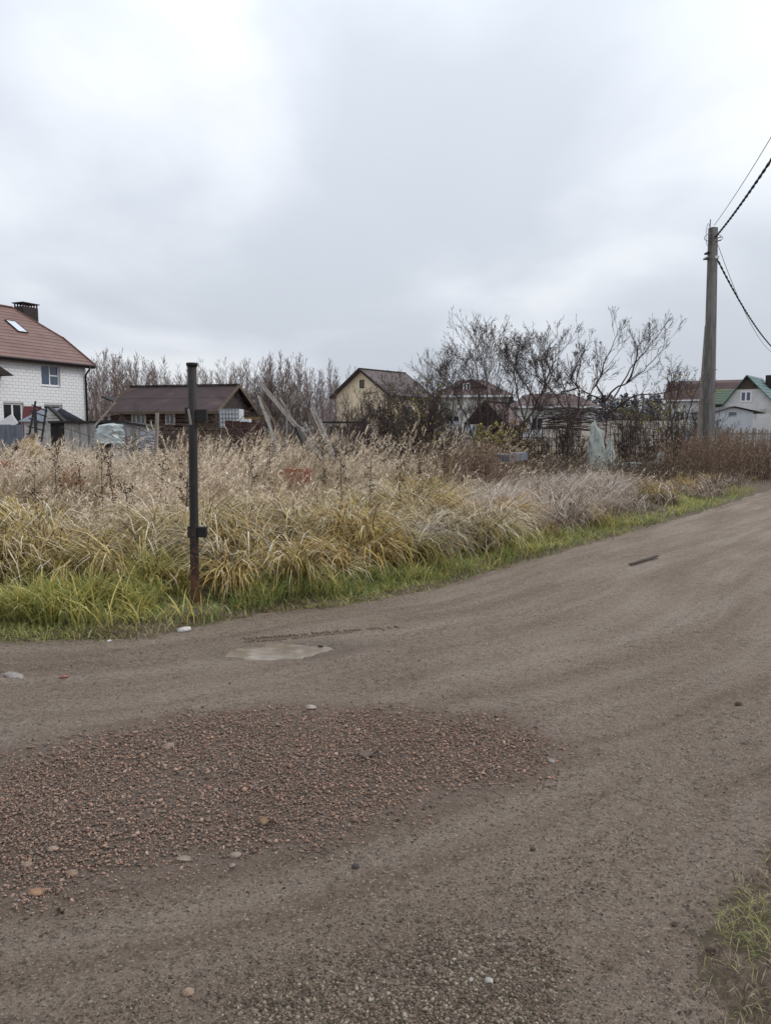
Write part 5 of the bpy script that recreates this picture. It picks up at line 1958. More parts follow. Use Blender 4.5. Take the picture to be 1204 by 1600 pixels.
# ------------------------------------------------------------------ grass
def blades(base, az, L, th0, th1, w, c0, c1, seg, wmid=0.35, rs=None, bend=1.3):
    """arched tapering blades: th0, th1 = angle from upright at root and tip"""
    n = len(base)
    T = np.linspace(0, 1, seg + 1)
    pts = np.zeros((n, seg + 1, 3))
    pts[:, 0] = base
    ca, sa = np.cos(az), np.sin(az)
    for i in range(seg):
        tm = (T[i] + T[i + 1]) / 2
        th = th0 + (th1 - th0) * tm ** bend
        st = L / seg
        pts[:, i + 1, 0] = pts[:, i, 0] + np.sin(th) * ca * st
        pts[:, i + 1, 1] = pts[:, i, 1] + np.sin(th) * sa * st
        pts[:, i + 1, 2] = pts[:, i, 2] + np.cos(th) * st
    tw = rs.uniform(-.9, .9, n)
    sx, sy = -np.sin(az + tw), np.cos(az + tw)
    side = np.stack([sx, sy, np.zeros(n)], -1)
    verts = np.zeros((n, 2 * seg + 1, 3))
    cols = np.zeros((n, 2 * seg + 1, 3))
    for i in range(seg):
        prof = (0.75 + 0.25 * min(T[i] / wmid, 1)) * (1 - max(0, (T[i] - wmid) / (1 - wmid)) ** 1.5)
        ww = (w * prof / 2)[:, None] * side
        verts[:, 2 * i] = pts[:, i] - ww
        verts[:, 2 * i + 1] = pts[:, i] + ww
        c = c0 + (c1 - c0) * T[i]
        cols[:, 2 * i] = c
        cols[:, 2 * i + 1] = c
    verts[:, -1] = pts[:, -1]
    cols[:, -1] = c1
    off = (np.arange(n) * (2 * seg + 1))[:, None]
    q = np.concatenate([off + np.array([2 * i, 2 * i + 1, 2 * i + 3, 2 * i + 2]) for i in range(seg - 1)], 0) if seg > 1 else np.zeros((0, 4), int)
    t = off + np.array([2 * seg - 2, 2 * seg - 1, 2 * seg])
    return verts.reshape(-1, 3), q, t, cols.reshape(-1, 3), pts


class Acc:
    def __init__(self):
        self.v, self.q, self.t, self.c, self.n = [], [], [], [], 0

    def add(self, r):
        v, q, t, c = r[:4]
        self.v.append(v)
        self.q.append(q + self.n)
        self.t.append(t + self.n)
        self.c.append(c)
        self.n += len(v)
        return r[4]

    def build(self, name, label, m=None):
        o = np_mesh(name, np.concatenate(self.v), np.concatenate(self.q), np.concatenate(self.t), m or M_grass, np.concatenate(self.c))
        return tag(o, label, 'grass', None, 'stuff')


def c3(*rgb):
    c = np.array([S(*c)[:3] for c in rgb])
    return (c * .90 + c.mean(1, keepdims=True) * .10) * 1.4


def pick(rs, pal, n, var=.18):
    c = pal[rs.integers(0, len(pal), n)]
    c = c * rs.uniform(1 - var, 1 + var, (n, 1))
    return c


def field(rs, n, y0, y1, umin=-.62, umax=.62, p=1.0):
    """points of the lot between two distances; nearer ground gets more of them"""
    t = rs.random(n)
    Y = y0 * (y1 / y0) ** (t ** p)
    u = rs.uniform(umin, umax, n)
    return u * Y, Y


def pxof(x, y):
    return CX + FPX * x / y


def gz(x, y):
    return ground_z(x, y) - .02


TAU = 2 * math.pi
DOWN = -math.pi / 2       # azimuth towards the road

# a) short worn verge: litter, moss green and brown
rs = np.random.default_rng(1)
x, y = field(rs, 420000, 5.0, 24)
d = lot(x, y)
patch = fbm(x * 1.6, y * 1.6, 61, 3)
wid = np.where(pxof(x, y) < 300, 1.0, .75)
k = (d > -.16 + .4 * (patch - .35)) & (d < wid) & (y < 14) & (rs.random(len(x)) < (.2 + 1.1 * sstep(.3, .55, patch)) * (.35 + .65 * sstep(-.1, .25, d)))
x, y, d = x[k][:52000], y[k][:52000], d[k][:52000]
n = len(x)
g = sstep(.42, .62, fbm(x * 1.1, y * 1.1, 63, 3) + .25 * sstep(.1, .5, d))
cg = pick(rs, c3((126, 130, 68), (146, 144, 78), (108, 114, 60), (160, 156, 100)) * 1.1, n)
cb = pick(rs, c3((124, 110, 78), (100, 86, 62), (142, 126, 92), (84, 72, 54)), n)
f = (rs.random(n) < .28 + g * .70)[:, None]
c = np.where(f, cg, cb)
A = Acc()
A.add(blades(np.stack([x, y, gz(x, y) + .012], -1), rs.uniform(0, TAU, n), rs.uniform(.04, .11, n), rs.uniform(.2, 1.2, n), rs.uniform(1.0, 2.0, n), rs.uniform(.004, .008, n), c * .9, c, 2, rs=rs))
A.build('verge_grass', 'short trodden grass and litter along the road edge')

# b) green and yellow-green grass behind it
rs = np.random.default_rng(2)
x, y = field(rs, 260000, 5.5, 20)
d = lot(x, y)
px = pxof(x, y)
lush = fbm(x * 1.3, y * 1.3, 67, 3)
lo_ = np.where(px < 300, .30, np.where(px < 660, .20, .12))
hi_ = np.where(px < 300, 1.6, np.where(px < 660, .85, .95))
k = (d > lo_ + .5 * (lush - .5)) & (d < hi_ + .5 * (lush - .5)) & (rs.random(len(x)) < .15 + 1.2 * sstep(.38, .62, lush))
nearpost = (np.hypot(x - pg.x, y - pg.y) < .34) & (y < pg.y + .2)
k &= ~nearpost
x, y, d, px = (a[k][:27000] for a in (x, y, d, px))
n = len(x)
t = sstep(.3, .7, fbm(x * .9 + 4, y * .9, 69, 3))
left = px < 300
cgreen = pick(rs, c3((120, 134, 70), (136, 146, 80), (98, 118, 62), (152, 154, 90), (170, 172, 128)), n)
cyel = pick(rs, c3((172, 162, 88), (158, 152, 82), (182, 168, 100), (130, 136, 74), (188, 172, 96)), n)
f = (rs.random(n) < np.where(left, .74, .28 + .45 * t * (px > 640)))[:, None]
c = np.where(f, cyel, cgreen)
tuf = .55 + .9 * sstep(.35, .7, fbm(x * 3.2, y * 3.2, 71, 2))
L = rs.uniform(.12, .28, n) * np.where(left, 1.5, 1.0) * tuf
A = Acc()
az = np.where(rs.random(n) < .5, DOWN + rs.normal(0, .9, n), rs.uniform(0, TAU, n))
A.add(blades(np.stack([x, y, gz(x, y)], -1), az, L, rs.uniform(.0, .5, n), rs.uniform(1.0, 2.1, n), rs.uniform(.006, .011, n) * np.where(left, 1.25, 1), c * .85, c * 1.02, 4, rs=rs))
# short frosted clover-like undergrowth
m_ = 9000
i_ = rs.integers(0, n, m_)
c = pick(rs, c3((96, 112, 62), (128, 140, 100), (84, 100, 52)), m_)
A.add(blades(np.stack([x[i_] + rs.normal(0, .08, m_), y[i_] + rs.normal(0, .08, m_), gz(x[i_], y[i_])], -1), rs.uniform(0, TAU, m_), rs.uniform(.06, .14, m_), rs.uniform(.2, .9, m_), rs.uniform(1., 1.9, m_), rs.uniform(.008, .016, m_), c * .9, c, 2, rs=rs))
A.build('green_grass', 'green and yellow-green grass tufts along the verge')

# c) drooping tussocks of long yellow-olive blades
rs = np.random.default_rng(3)
A = Acc()
x, y = field(rs, 9000, 6.2, 16)
d = lot(x, y)
px = pxof(x, y)
lo_ = np.where(px < 300, 1.2, .62)
hi_ = np.where(px < 300, 3.0, np.where(px < 800, 2.9, 1.9))
k = (d > lo_) & (d < hi_ + 2.6 * (fbm(x * .5, y * .5, 88, 2) - .5)) & ((px < 690) | ((px < 790) & (d < 1.35))) & ~((np.abs(px - 305) < 34) & (d < 1.25))
tx_, ty_, td, tpx = x[k], y[k], d[k], px[k]
keep = []
for i in range(len(tx_)):            # tussocks keep a distance from each other, so that dark gaps stay between them
    if all((tx_[i] - tx_[j]) ** 2 + (ty_[i] - ty_[j]) ** 2 > .34 ** 2 for j in keep):
        keep.append(i)
    if len(keep) >= 200:
        break
tx_, ty_, td, tpx = tx_[keep], ty_[keep], td[keep], tpx[keep]
pal_y = c3((174, 152, 90), (150, 134, 76), (184, 166, 112), (130, 120, 64), (186, 152, 84), (112, 110, 60))
pal_s = c3((200, 188, 160), (180, 167, 136), (214, 205, 184), (164, 149, 116))
pal_d = c3((96, 80, 48), (78, 64, 40), (112, 92, 54))
for i in range(len(tx_)):
    sz = rs.uniform(.62, 1.25)
    nb = int(rs.integers(170, 250) * sz)
    front = 1 - sstep(1.0, 2.4, td[i])
    lean = DOWN + rs.normal(.15, .85) + .35 * (tpx[i] > 640)
    az = lean + rs.normal(0, .85, nb)
    r = np.abs(rs.normal(0, .11 * sz, nb))
    a2 = rs.uniform(0, TAU, nb)
    bx, by = tx_[i] + r * np.cos(a2), ty_[i] + r * np.sin(a2)
    hgt = (.62 + .26 * (1 - front)) * sz
    L = hgt * rs.uniform(.7, 1.65, nb)
    th1 = rs.uniform(1.8, 3.1, nb)
    u_ = rs.random(nb)[:, None]
    ps = .12 + .6 * rs.random() ** 1.5
    c = np.where(u_ < ps, pick(rs, pal_s, nb), np.where(u_ > .74, pick(rs, pal_d, nb), pick(rs, pal_y[rs.integers(0, 6, 3)], nb, .2)))
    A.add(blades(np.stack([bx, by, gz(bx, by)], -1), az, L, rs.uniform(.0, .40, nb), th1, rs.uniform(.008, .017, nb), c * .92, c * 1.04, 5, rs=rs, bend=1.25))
A.build('drooping_grass', 'long drooping yellow olive grass tussocks along the lot edge')

# d) tangled dry straw
rs = np.random.default_rng(4)
x, y = field(rs, 260000, 6.8, 40, p=.95)
d = lot(x, y)
px = pxof(x, y)
k = (d > np.where(px < 300, 1.7, 1.5) + 1.6 * (fbm(x * .5, y * .5, 88, 2) - .5)) & ((px < 700) | (rs.random(len(x)) < .55))
x, y, d, px = (a[k][:39000] for a in (x, y, d, px))
n = len(x)
hh = .40 + .5 * sstep(1.4, 4.0, d)
hh = hh * np.where(px < 250, .76, 1) * (.62 + .8 * sstep(.3, .7, fbm(x * .5 + 3, y * .5, 82, 2)))
hh = np.where(px > 700, np.minimum(hh, .42 + .02 * y), hh) * (0.7 + .6 * fbm(x * .8, y * .8, 81, 2))
hh = np.where((px > 840) & (px < 1150) & (y < 23), hh * .62, hh)
hh = np.where((px > 700) & (y > 29), hh * 1.35, hh)
hh = np.where((px > 880) & (px < 1060) & (y > 17) & (y < 28), np.minimum(hh, .34), hh)
olive = sstep(.5, .68, fbm(x * .7, y * .9, 83, 3)) * (1 - sstep(3, 7, d))
c = pick(rs, c3((164, 147, 122), (134, 117, 94), (186, 170, 146), (104, 88, 69), (84, 70, 54), (150, 130, 100)), n, .2)
co = pick(rs, c3((140, 124, 66), (124, 114, 60), (150, 130, 70)), n, .2)
c = np.where((rs.random(n) < olive * .8)[:, None], co, c)
cr = pick(rs, c3((136, 120, 108), (118, 102, 90), (150, 136, 124)), n, .2)
c = np.where(((px > 830) & (rs.random(n) < .6))[:, None], cr, c)
A = Acc()
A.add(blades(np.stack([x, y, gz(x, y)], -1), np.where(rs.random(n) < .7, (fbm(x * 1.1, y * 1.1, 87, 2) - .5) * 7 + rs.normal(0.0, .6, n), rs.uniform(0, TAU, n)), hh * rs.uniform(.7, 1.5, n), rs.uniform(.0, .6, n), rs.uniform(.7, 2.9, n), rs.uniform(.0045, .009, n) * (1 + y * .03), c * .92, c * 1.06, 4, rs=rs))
A.build('dry_straw', 'tangled dry straw coloured grass filling the lot')

# e) reed grass with feathery nodding plumes
rs = np.random.default_rng(5)
x, y = field(rs, 120000, 8.0, 34, p=.9)
d = lot(x, y)
px = pxof(x, y)
dens = fbm(x * .7, y * .7, 91, 3)
k = (d > 2.2 + 2.4 * (fbm(x * .5, y * .5, 88, 2) - .5)) & (rs.random(len(x)) < sstep(.32, .56, dens)) & ((px < 790) | (rs.random(len(x)) < .22))
x, y, d, px = (a[k][:10500] for a in (x, y, d, px))
n = len(x)
H = (.72 + .62 * sstep(2.2, 6.5, d)) * rs.uniform(.72, 1.12, n)
H = np.where(px > 790, H * .62, H) * np.where(px < 250, .76, 1) * (.62 + .66 * sstep(.3, .7, fbm(x * .75 + 7, y * .75, 84, 2)))
lodg = rs.random(n) < .75 * sstep(.55, .66, fbm(x * .8 + 2, y * .8, 86, 2))
H = np.where((px > 230) & (px < 620), H * .89, H)
az = rs.normal(.1, .55, n)
flip = rs.random(n) < .16
az = np.where(flip, az + math.pi, az)
c = pick(rs, c3((172, 152, 122), (158, 138, 108), (188, 170, 142), (150, 128, 96)), n, .15)
A = Acc()
th1 = np.where(d < 4.5, rs.uniform(.5, 1.9, n), rs.uniform(.3, 1.3, n))
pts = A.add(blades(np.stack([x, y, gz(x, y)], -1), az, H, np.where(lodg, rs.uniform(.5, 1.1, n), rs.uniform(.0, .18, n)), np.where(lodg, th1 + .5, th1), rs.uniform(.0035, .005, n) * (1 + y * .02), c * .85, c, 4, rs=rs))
tipd = pts[:, -1] - pts[:, -2]
tipd /= np.linalg.norm(tipd, axis=1, keepdims=True)
for j in range(16):
    fr = j / 15.0
    base = pts[:, -1] - tipd * (.20 * (1 - fr))
    a2 = az + rs.normal(0, 1.1, n)
    cc = pick(rs, c3((200, 184, 160), (178, 160, 138), (214, 201, 182), (150, 132, 112)), n, .12)
    t_ = th1 + rs.normal(.35, .35, n)
    A.add(blades(base, a2, rs.uniform(.05, .10, n), t_, t_ + .5, rs.uniform(.010, .020, n) * (1 + y * .03), cc, cc, 1, rs=rs))
A.build('plume_grass', 'tall dry reed grass with nodding feathery plumes')

# f, g) clumps of pale frosted grass right of the middle, and brown dead clumps further along the road
def clumps(A, rs, pts_, nb0, hgt, pals, wlo, whi, lean_az, spread, rad, seg=5):
    for (cx_0, cy_0, sc0) in pts_:
        sz = sc0 * rs.uniform(.6, 1.3)
        nb = int(nb0 * rs.uniform(.7, 1.3) * sz)
        lean = lean_az + rs.normal(0, .9)
        az = lean + rs.normal(0, spread, nb)
        r = np.abs(rs.normal(0, rad * sz, nb))
        a2 = rs.uniform(0, TAU, nb)
        bx, by = cx_0 + r * np.cos(a2), cy_0 + r * np.sin(a2)
        L = hgt * sz * rs.uniform(.6, 1.6, nb)
        u_ = rs.random(nb)[:, None]
        c = np.where(u_ < pals[3], pick(rs, pals[0][rs.integers(0, len(pals[0]), 2)], nb, .16), np.where(u_ < pals[4], pick(rs, pals[1], nb, .16), pick(rs, pals[2], nb, .16)))
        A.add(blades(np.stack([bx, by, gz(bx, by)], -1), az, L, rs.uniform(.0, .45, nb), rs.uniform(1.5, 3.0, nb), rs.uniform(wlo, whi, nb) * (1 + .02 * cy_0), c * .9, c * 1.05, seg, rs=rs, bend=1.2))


def spots_of(rs, n, y0, y1, u0, u1, test, gap, cap_):
    x, y = field(rs, n, y0, y1, u0, u1)
    d = lot(x, y)
    k = test(x, y, d, pxof(x, y))
    x, y = x[k], y[k]
    keep = []
    for i in range(len(x)):
        if all((x[i] - a_[0]) ** 2 + (y[i] - a_[1]) ** 2 > gap ** 2 for a_ in keep):
            keep.append((x[i], y[i]))
        if len(keep) >= cap_:
            break
    return keep


pal_p = c3((182, 170, 158), (164, 151, 138), (200, 190, 180), (146, 132, 118))
pal_b = c3((142, 126, 112), (124, 107, 94), (158, 143, 129), (110, 94, 80))
pal_k = c3((92, 76, 62), (76, 62, 50), (104, 86, 70))
pal_yl = c3((158, 140, 80), (142, 130, 72), (170, 146, 92))
rs = np.random.default_rng(6)
A = Acc()
sp_ = spots_of(rs, 6000, 7.5, 20, .02, .40, lambda x, y, d, px: (d > .8) & (d < 4.2) & (px > 665 + 40 * np.sin(y * 2)) & (px < 960), .32, 170)
clumps(A, rs, [(a_, b_, 1.0) for a_, b_ in sp_], 125, .62, (pal_p, pal_b, pal_k, .66, .86), .005, .010, DOWN + .5, 1.2, .13)
A.build('pale_grass', 'pale frosted grass lying over right of the tussocks')
rs = np.random.default_rng(7)
A = Acc()
sp_ = spots_of(rs, 9000, 9.5, 34, .20, .62, lambda x, y, d, px: (d > .55) & (d < 6.5) & (px > 850), .36, 210)
yelm = lambda x, y: float(fbm(np.array([x * .55 + 9]), np.array([y * .55]), 99, 2)[0])
clumps(A, rs, [(a_, b_, .9) for a_, b_ in sp_ if yelm(a_, b_) <= .58], 110, .50, (pal_b, pal_p, pal_k, .55, .72), .008, .016, DOWN, 1.6, .16, 4)
clumps(A, rs, [(a_, b_, .9) for a_, b_ in sp_ if yelm(a_, b_) > .58], 120, .46, (pal_yl, pal_b, pal_k, .6, .8), .007, .014, DOWN, 1.5, .15, 4)
A.build('brown_undergrowth', 'brown grey dead undergrowth beside the road further right')

# h) right-hand verge near the viewer, and grass of the far field
rs = np.random.default_rng(8)
A = Acc()
x = rs.uniform(.6, 2.6, 60000)
y = rs.uniform(1.75, 4.6, 60000)
d2, _ = sdist(x, y, RIGHT)
dd = -d2
pt = fbm(x * 3, y * 3, 103, 3)
k = (dd > -.02) & (dd < 1.2) & (rs.random(len(x)) < .35 + sstep(.42, .62, pt + .2 * sstep(0, .5, dd)))
x, y, pt = x[k][:15000], y[k][:15000], pt[k][:15000]
n = len(x)
gm2 = sstep(.45, .62, pt) * np.exp(-((x - 1.22) / .22) ** 2 - ((y - 2.3) / .22) ** 2) + .12 * sstep(.6, .7, pt)
c = np.where((rs.random(n) < .05 + .6 * gm2)[:, None], pick(rs, c3((108, 116, 66), (126, 128, 74), (144, 138, 84)), n), pick(rs, c3((118, 102, 82), (92, 79, 63), (74, 62, 50), (146, 131, 108)), n))
A.add(blades(np.stack([x, y, gz(x, y) + .026], -1), rs.uniform(0, TAU, n), rs.uniform(.025, .06, n) + .05 * gm2 * rs.random(n), rs.uniform(.3, 1.4, n), rs.uniform(1.2, 2.1, n), rs.uniform(.0018, .004, n), c * .9, c, 2, rs=rs))
A.build('right_verge_grass', 'sparse short grass on the right-hand verge near the viewer')
rs = np.random.default_rng(9)
A = Acc()
x, y = field(rs, 30000, 30, 130, -.75, .75)
k = lot(x, y) > 2
x, y = x[k][:6500], y[k][:6500]
n = len(x)
c = pick(rs, c3((160, 142, 112), (146, 128, 98), (134, 120, 84)), n, .2)
A.add(blades(np.stack([x, y, gz(x, y)], -1), rs.uniform(0, TAU, n), rs.uniform(.5, .95, n), rs.uniform(0, .4, n), rs.uniform(.6, 2., n), rs.uniform(.03, .06, n) * (y / 50), c * .9, c, 3, rs=rs))
A.build('far_field_grass', 'dry grass of the field around the houses')
# ------------------------------------------------------------------ gravel, stones, clods
t = (1 + 5 ** .5) / 2
ICO_V = np.array([(-1, t, 0), (1, t, 0), (-1, -t, 0), (1, -t, 0), (0, -1, t), (0, 1, t), (0, -1, -t), (0, 1, -t), (t, 0, -1), (t, 0, 1), (-t, 0, -1), (-t, 0, 1)]) / math.sqrt(1 + t * t)
ICO_F = np.array([(0, 11, 5), (0, 5, 1), (0, 1, 7), (0, 7, 10), (0, 10, 11), (1, 5, 9), (5, 11, 4), (11, 10, 2), (10, 7, 6), (7, 1, 8), (3, 9, 4), (3, 4, 2), (3, 2, 6), (3, 6, 8), (3, 8, 9), (4, 9, 5), (2, 4, 11), (6, 2, 10), (8, 6, 7), (9, 8, 1)])
OCT_V = np.array([(1, 0, 0), (-1, 0, 0), (0, 1, 0), (0, -1, 0), (0, 0, 1), (0, 0, -1)], float)
OCT_F = np.array([(4, 0, 2), (4, 2, 1), (4, 1, 3), (4, 3, 0), (5, 2, 0), (5, 1, 2), (5, 3, 1), (5, 0, 3)])


GRIT = [tuple(gr(*p).to_2d()) for p in ((120, 1600), (190, 1545), (480, 1450), (820, 1340), (1010, 1285), (1010, 1330), (900, 1420), (880, 1500), (890, 1640), (600, 1700), (150, 1680))]
PEB = [tuple(gr(*p).to_2d()) for p in ((330, 1600), (420, 1535), (640, 1480), (800, 1450), (870, 1490), (880, 1640), (600, 1700))]


def soft(x, y, poly, a=.07):
    n = np.zeros(x.shape)
    for dx, dy in ((0, 0), (a, 0), (-a, 0), (0, a), (0, -a)):
        n += inpoly(x + dx + .3 * a * (fbm(x * 9, y * 9, 221, 2) - .5) * 4, y + dy, poly)
    return n / 5


def stones(name, label, x, y, z, size, cols, seed, lowpoly=False, flat=.65, sink=.3):
    rs = np.random.default_rng(seed)
    n = len(x)
    BV, BF = (OCT_V, OCT_F) if lowpoly else (ICO_V, ICO_F)
    k = len(BV)
    sc = size[:, None] * np.stack([rs.uniform(.75, 1.3, n), rs.uniform(.6, 1.0, n), rs.uniform(flat * .6, flat * 1.2, n)], -1)
    v = BV[None] * (1 + rs.normal(0, .16, (n, k, 1))) * sc[:, None, :]
    a = rs.uniform(0, TAU, n)
    ti = rs.normal(0, .35, n)
    c, s = np.cos(ti)[:, None], np.sin(ti)[:, None]
    vx, vz = v[..., 0] * c - v[..., 2] * s, v[..., 0] * s + v[..., 2] * c
    c, s = np.cos(a)[:, None], np.sin(a)[:, None]
    wx, wy = vx * c - v[..., 1] * s, vx * s + v[..., 1] * c
    V = np.stack([wx + x[:, None], wy + y[:, None], vz + (z + sc[:, 2] * (1 - 2 * sink))[:, None]], -1).reshape(-1, 3)
    F = (BF[None] + (np.arange(n) * k)[:, None, None]).reshape(-1, 3)
    o = np_mesh(name, V, np.zeros((0, 4), int), F, M_stone, np.repeat(cols, k, 0))
    return tag(o, label, 'gravel', None, 'stuff')


rs = np.random.default_rng(21)
GPAL = c3((134, 109, 94), (122, 99, 85), (146, 122, 105), (107, 90, 79), (138, 114, 99), (118, 106, 97), (143, 109, 91), (90, 78, 70)) * .84
for part, (N0, cap_, mu, sg, low) in enumerate(((60000, 7000, -5.08, .28, False), (160000, 34000, -5.34, .28, True))):
    x = rs.uniform(-3.0, 1.2, N0)
    y = rs.uniform(2.2, 4.8, N0)
    wx, wy = .10 * (fbm(x * 5, y * 5, 201, 3) - .5) * 2, .10 * (fbm(x * 5, y * 5, 203, 3) - .5) * 2
    gm = gravel_mask(x + wx, y + wy)
    thin = .35 + .65 * sstep(.36, .50, fbm(x * 2.2, y * 2.2, 205, 3))
    k = rs.random(N0) < gm ** 1.5 * (thin if low else 1)
    x, y, gm = x[k][:cap_], y[k][:cap_], gm[k][:cap_]
    z = road_z(x, y)[0] + rs.uniform(-.003, .010, len(x)) * gm
    size = np.clip(rs.lognormal(mu, sg, len(x)), .003, .016)
    cols = pick(rs, GPAL, len(x), .22)
    stones('gravel_heap' if part == 0 else 'fine_gravel', 'spread heap of reddish brown crushed gravel on the road' if part == 0 else 'fine crushed stone filling the gravel heap', x, y, z, size, cols, 22 + part * 7, low)

# pebbles pressed into the road
N0 = 260000
Yp = 1.75 * (7.5 / 1.75) ** (rs.random(N0) ** 1.2)
x = rs.uniform(-.6, .6, N0) * Yp
y = Yp
m, dd, s = outside(x, y)
r = -dd
zone = sstep(.44, .62, fbm(r * 1.6 + 3, s * .35, 31, 3))
grit = soft(x, y, GRIT) * (.35 + .65 * sstep(.35, .6, fbm(x * 4, y * 4, 207, 2)))
peb = soft(x, y, PEB)
p = .05 + .22 * zone + .55 * grit + .75 * peb * (.3 + .7 * sstep(.35, .6, fbm(x * 6, y * 6, 231, 2)))
k = (m < 0) & (rs.random(N0) < p) & (gravel_mask(x, y) < .3)
x, y, peb = x[k][:28000], y[k][:28000], peb[k][:28000]
z = road_zz(x, y)
n = len(x)
size = np.clip(rs.lognormal(-5.85, .40, n) * (1 + .65 * peb), .0015, .011)
cols = pick(rs, (1 / 1.08) * c3((128, 113, 97), (140, 126, 109), (106, 93, 81), (118, 100, 86), (150, 138, 120), (84, 73, 63), (100, 88, 74), (92, 84, 68)) * .68, n, .2)
stones('road_pebbles', 'small mixed pebbles pressed into the muddy road', x, y, z, size, cols, 23, True, .7, .42)

# dark crumbs of wet soil along the wheel tracks
N0 = 90000
Yp = 1.75 * (9 / 1.75) ** rs.random(N0)
x = rs.uniform(-.6, .6, N0) * Yp
y = Yp
m, dd, s = outside(x, y)
r = -dd
tr = sstep(.52, .66, fbm(r * 3.2 + 5, s * .5, 211, 3))
k = (m < .05) & (rs.random(N0) < .03 + .22 * tr + .3 * soft(x, y, GRIT)) & (gravel_mask(x, y) < .2)
x, y = x[k][:14000], y[k][:14000]
z = road_zz(x, y)
n = len(x)
size = np.clip(rs.lognormal(-5.9, .45, n), .0015, .012)
cols = pick(rs, c3((80, 68, 58), (66, 56, 48), (92, 80, 69)) * .75, n, .2)
stones('soil_crumbs', 'dark crumbs of wet soil strewn along the wheel tracks', x, y, z, size, cols, 24, True, .55, .4)


# tyre tread print pressed up beside the puddle
tm_ = MB()
rt = random.Random(17)
a, b = gr(385, 1001), gr(628, 983)
dv = (b - a).normalized()
nv = Vector((-dv.y, dv.x, 0))
Lt = (b - a).length
for row, (off, sl_) in enumerate(((0.0, .5), (.058, -.5))):
    s0 = 0.0
    while s0 < Lt:
        if rt.random() >.10 + .6 * (s0 / Lt) ** 3:
            c = a + dv * s0 + nv * (off + .02 * math.sin(s0 * 2.2) + rt.uniform(-.006, .006))
            zz_ = road_zz(np.array([c.x]), np.array([c.y]))[0]
            h_ = dv * sl_ * .02 + nv * .026
            w_ = dv * .011
            p = [c - h_ - w_, c - h_ + w_, c + h_ + w_, c + h_ - w_]
            lo2 = [(q.x, q.y, zz_ - .006) for q in p]
            hi2 = [(q.x * .75 + c.x * .25, q.y * .75 + c.y * .25, zz_ + rt.uniform(.004, .011)) for q in p]
            tm_.add(lo2 + hi2, [(4, 5, 6, 7), (0, 1, 5, 4), (1, 2, 6, 5), (2, 3, 7, 6), (3, 0, 4, 7)])
        s0 += .029 * rt.uniform(.85, 1.2)
tag(tm_.build('tyre_print', mat('fresh_dark_mud', S(104, 90, 77), S(84, 72, 61), 30, .85)), 'dark tyre tread print in the mud beside the puddle', 'tyre print', None, 'stuff')


# single stones and bits that can be picked out
def stone(name, label, px, py, w, col, seed, cat='stone', flat=.5, asp=.7):
    rs_ = np.random.default_rng(seed)
    import bmesh
    bm = bmesh.new()
    bmesh.ops.create_icosphere(bm, subdivisions=2, radius=1.0)
    for v in bm.verts:
        q = np.array(v.co)
        f_ = 1 + .28 * (fbm(np.array([q[0] * 1.3 + seed]), np.array([q[1] * 1.3 + q[2] * 1.7]), seed, 3)[0] - .5) * 2
        v.co = v.co * f_
        v.co.x *= w / 2
        v.co.y *= w / 2 * asp
        v.co.z *= w / 2 * flat
    me = bpy.data.meshes.new(name)
    bm.to_mesh(me)
    bm.free()
    me.materials.append(mat('stone_%d' % seed, S(*col), S(*[int(c * .8) for c in col]), 40, .9, .5, 150))
    g_ = gr(px, py)
    ax, ay = np.array([g_.x]), np.array([g_.y])
    zz_ = max(road_zz(ax, ay)[0], ground_z(ax, ay)[0])
    o = link(name, me, None, None, (g_.x, g_.y, zz_ + w / 2 * flat * .45), (rs_.normal(0, .1), rs_.normal(0, .1), rs_.uniform(-.6, .6)))
    return tag(o, label, cat)


stone('pale_stone', 'flat whitish stone on the verge below the metal post', 287, 986, .13, (206, 200, 192), 301, flat=.35)
stone('white_chip', 'tiny white chip at the grass edge left of the pale stone', 171, 1003, .035, (220, 218, 214), 302)
stone('brick_bit', 'small reddish brick bit on the road at the left', 100, 1057, .06, (150, 104, 92), 303, 'brick bit')
stone('orange_stone', 'orange brown flat stone at the lower edge of the gravel heap', 57, 1398, .062, (158, 124, 98), 304, flat=.4)
stone('pink_pebble', 'pinkish round pebble at the bottom left of the road', 295, 1553, .037, (164, 140, 122), 305, flat=.6)
stone('tan_stone', 'tan stone in the gravel just above the orange one', 113, 1368, .052, (146, 122, 104), 306)
stone('white_stone', 'light stone at the top edge of the gravel heap', 485, 1107, .06, (178, 166, 154), 307)
stone('dark_stone', 'blackish stone lying on the road below the gravel heap', 555, 1357, .034, (78, 73, 69), 308)
stone('dark_stone', 'dark clod on the road right of the gravel heap', 832, 1328, .026, (84, 74, 65), 309)
stone('pale_stone', 'pale broad stone at the left foot of the gravel heap', 368, 1341, .046, (152, 138, 124), 310)
stone('pale_stone', 'pale twin stone beside the gravel heap lower border', 287, 1347, .055, (150, 134, 120), 311, flat=.3)
stone('grey_stone', 'grey stone in the left half of the gravel heap', 42, 1357, .045, (152, 130, 116), 312)
stone('pale_stone', 'pale stone on the left part of the gravel heap', 83, 1333, .042, (158, 140, 126), 313)
stone('pale_stone', 'cream stone in the middle of the gravel heap', 262, 1170, .062, (154, 134, 120), 314)
stone('white_pebble', 'white pebble in the coarse pebbles at the bottom of the road', 764, 1533, .026, (190, 184, 176), 315, flat=.7)
stone('white_pebble', 'second white pebble at the bottom of the road, left of the brighter one', 736, 1531, .018, (184, 178, 168), 316, flat=.7)
stone('dark_clod', 'dark clod on the road at the right edge', 1152, 1103, .05, (80, 69, 60), 317, 'clod')
stone('dark_clod', 'dark clod on the right part of the road below the gravel', 1053, 1441, .026, (82, 72, 62), 318, 'clod')
stone('dark_clod', 'dark wet clod beside the short grass at lower right', 1108, 1497, .034, (78, 67, 57), 319, 'clod')
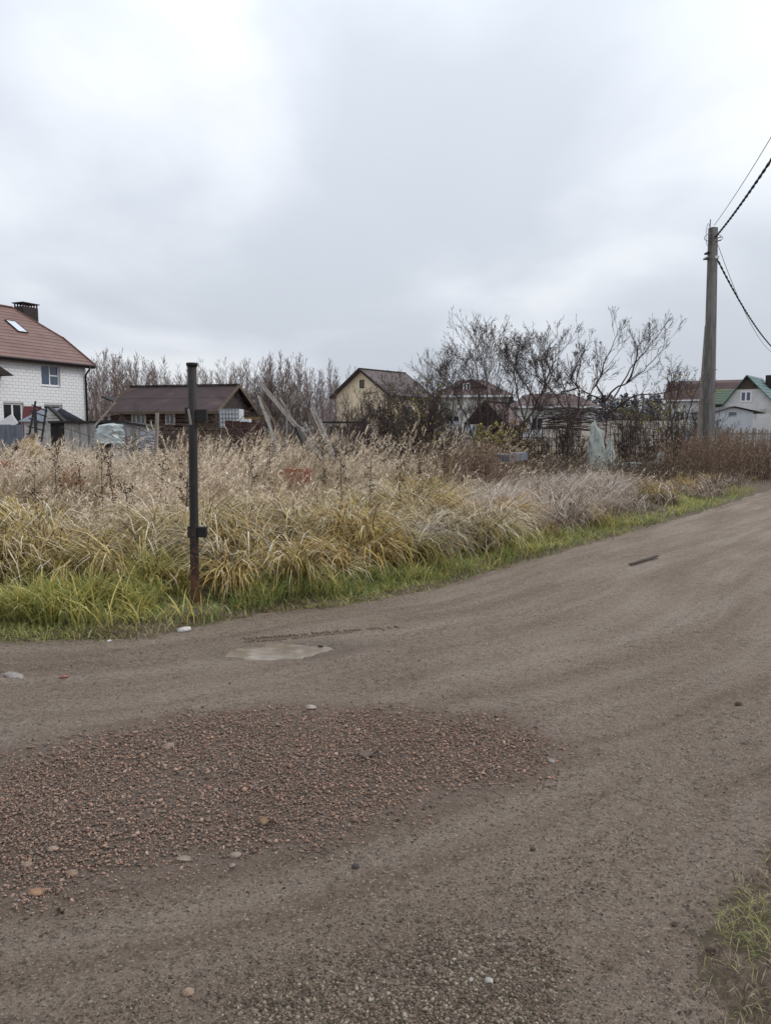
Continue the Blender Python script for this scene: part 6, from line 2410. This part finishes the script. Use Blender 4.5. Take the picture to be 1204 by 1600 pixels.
stone('frosty_lump', 'frosty grey mud lump at the left edge of the road', 22, 1055, .16, (158, 150, 144), 320, 'clod', flat=.22, asp=.45)
stone('dark_clod', 'dark crumb floating on the puddle edge', 501, 1006, .04, (54, 47, 42), 321, 'clod')
stone('frosty_lump', 'whitish frosty lump right of the gravel heap tip', 862, 1190, .05, (150, 142, 136), 322, 'clod', flat=.25)
# dead leaves
def leaf(label, px, py, w, col, seed):
    rs_ = random.Random(seed)
    m = MB()
    n = 6
    up = [(-w / 2 + w * i / n, w * .28 * math.sin(math.pi * i / n) * (1.1 if i % 2 else .9), .012 * math.sin(i * 1.3)) for i in range(n + 1)]
    mid = [(-w / 2 + w * i / n, 0, .004 * math.sin(i * 2) - .003) for i in range(n + 1)]
    dn = [(-w / 2 + w * i / n, -w * .26 * math.sin(math.pi * i / n) * (1.1 if i % 2 else .9), .010 * math.cos(i * 1.1)) for i in range(n + 1)]
    for i in range(n):
        m.poly(mid[i], mid[i + 1], up[i + 1], up[i])
        m.poly(dn[i], dn[i + 1], mid[i + 1], mid[i])
    g_ = gr(px, py)
    z = road_zz(np.array([g_.x]), np.array([g_.y]))[0]
    o = m.build('dead_leaf', mat('leaf_%d' % seed, S(*col), S(*[int(c * .75) for c in col]), 60, .8), None, True, (g_.x, g_.y, z + .022), (rs_.uniform(-.2, .2), rs_.uniform(-.2, .2), rs_.uniform(-.5, .5)))
    tag(o, label, 'leaf')


leaf('brown dead leaf on the right half of the gravel heap', 416, 1294, .075, (134, 108, 84), 41)
leaf('grey brown curled leaf near the top of the gravel heap', 575, 1186, .11, (110, 96, 86), 42)
leaf('dark curled leaf on the road at the bottom left', 95, 1436, .03, (70, 56, 46), 43)
# flat dark bar added in place of a dark rut at the far road edge
a, b = gr(984, 884), gr(1026, 871)
tag(MB().bar((a.x, a.y, .02), (b.x, b.y, .02), .045, .012).build('rut_strip', mat('rut_dark', S(72, 62, 54), S(56, 48, 42), 12, .8)), 'dark flat strip added for a rut at the far road edge', 'plank')
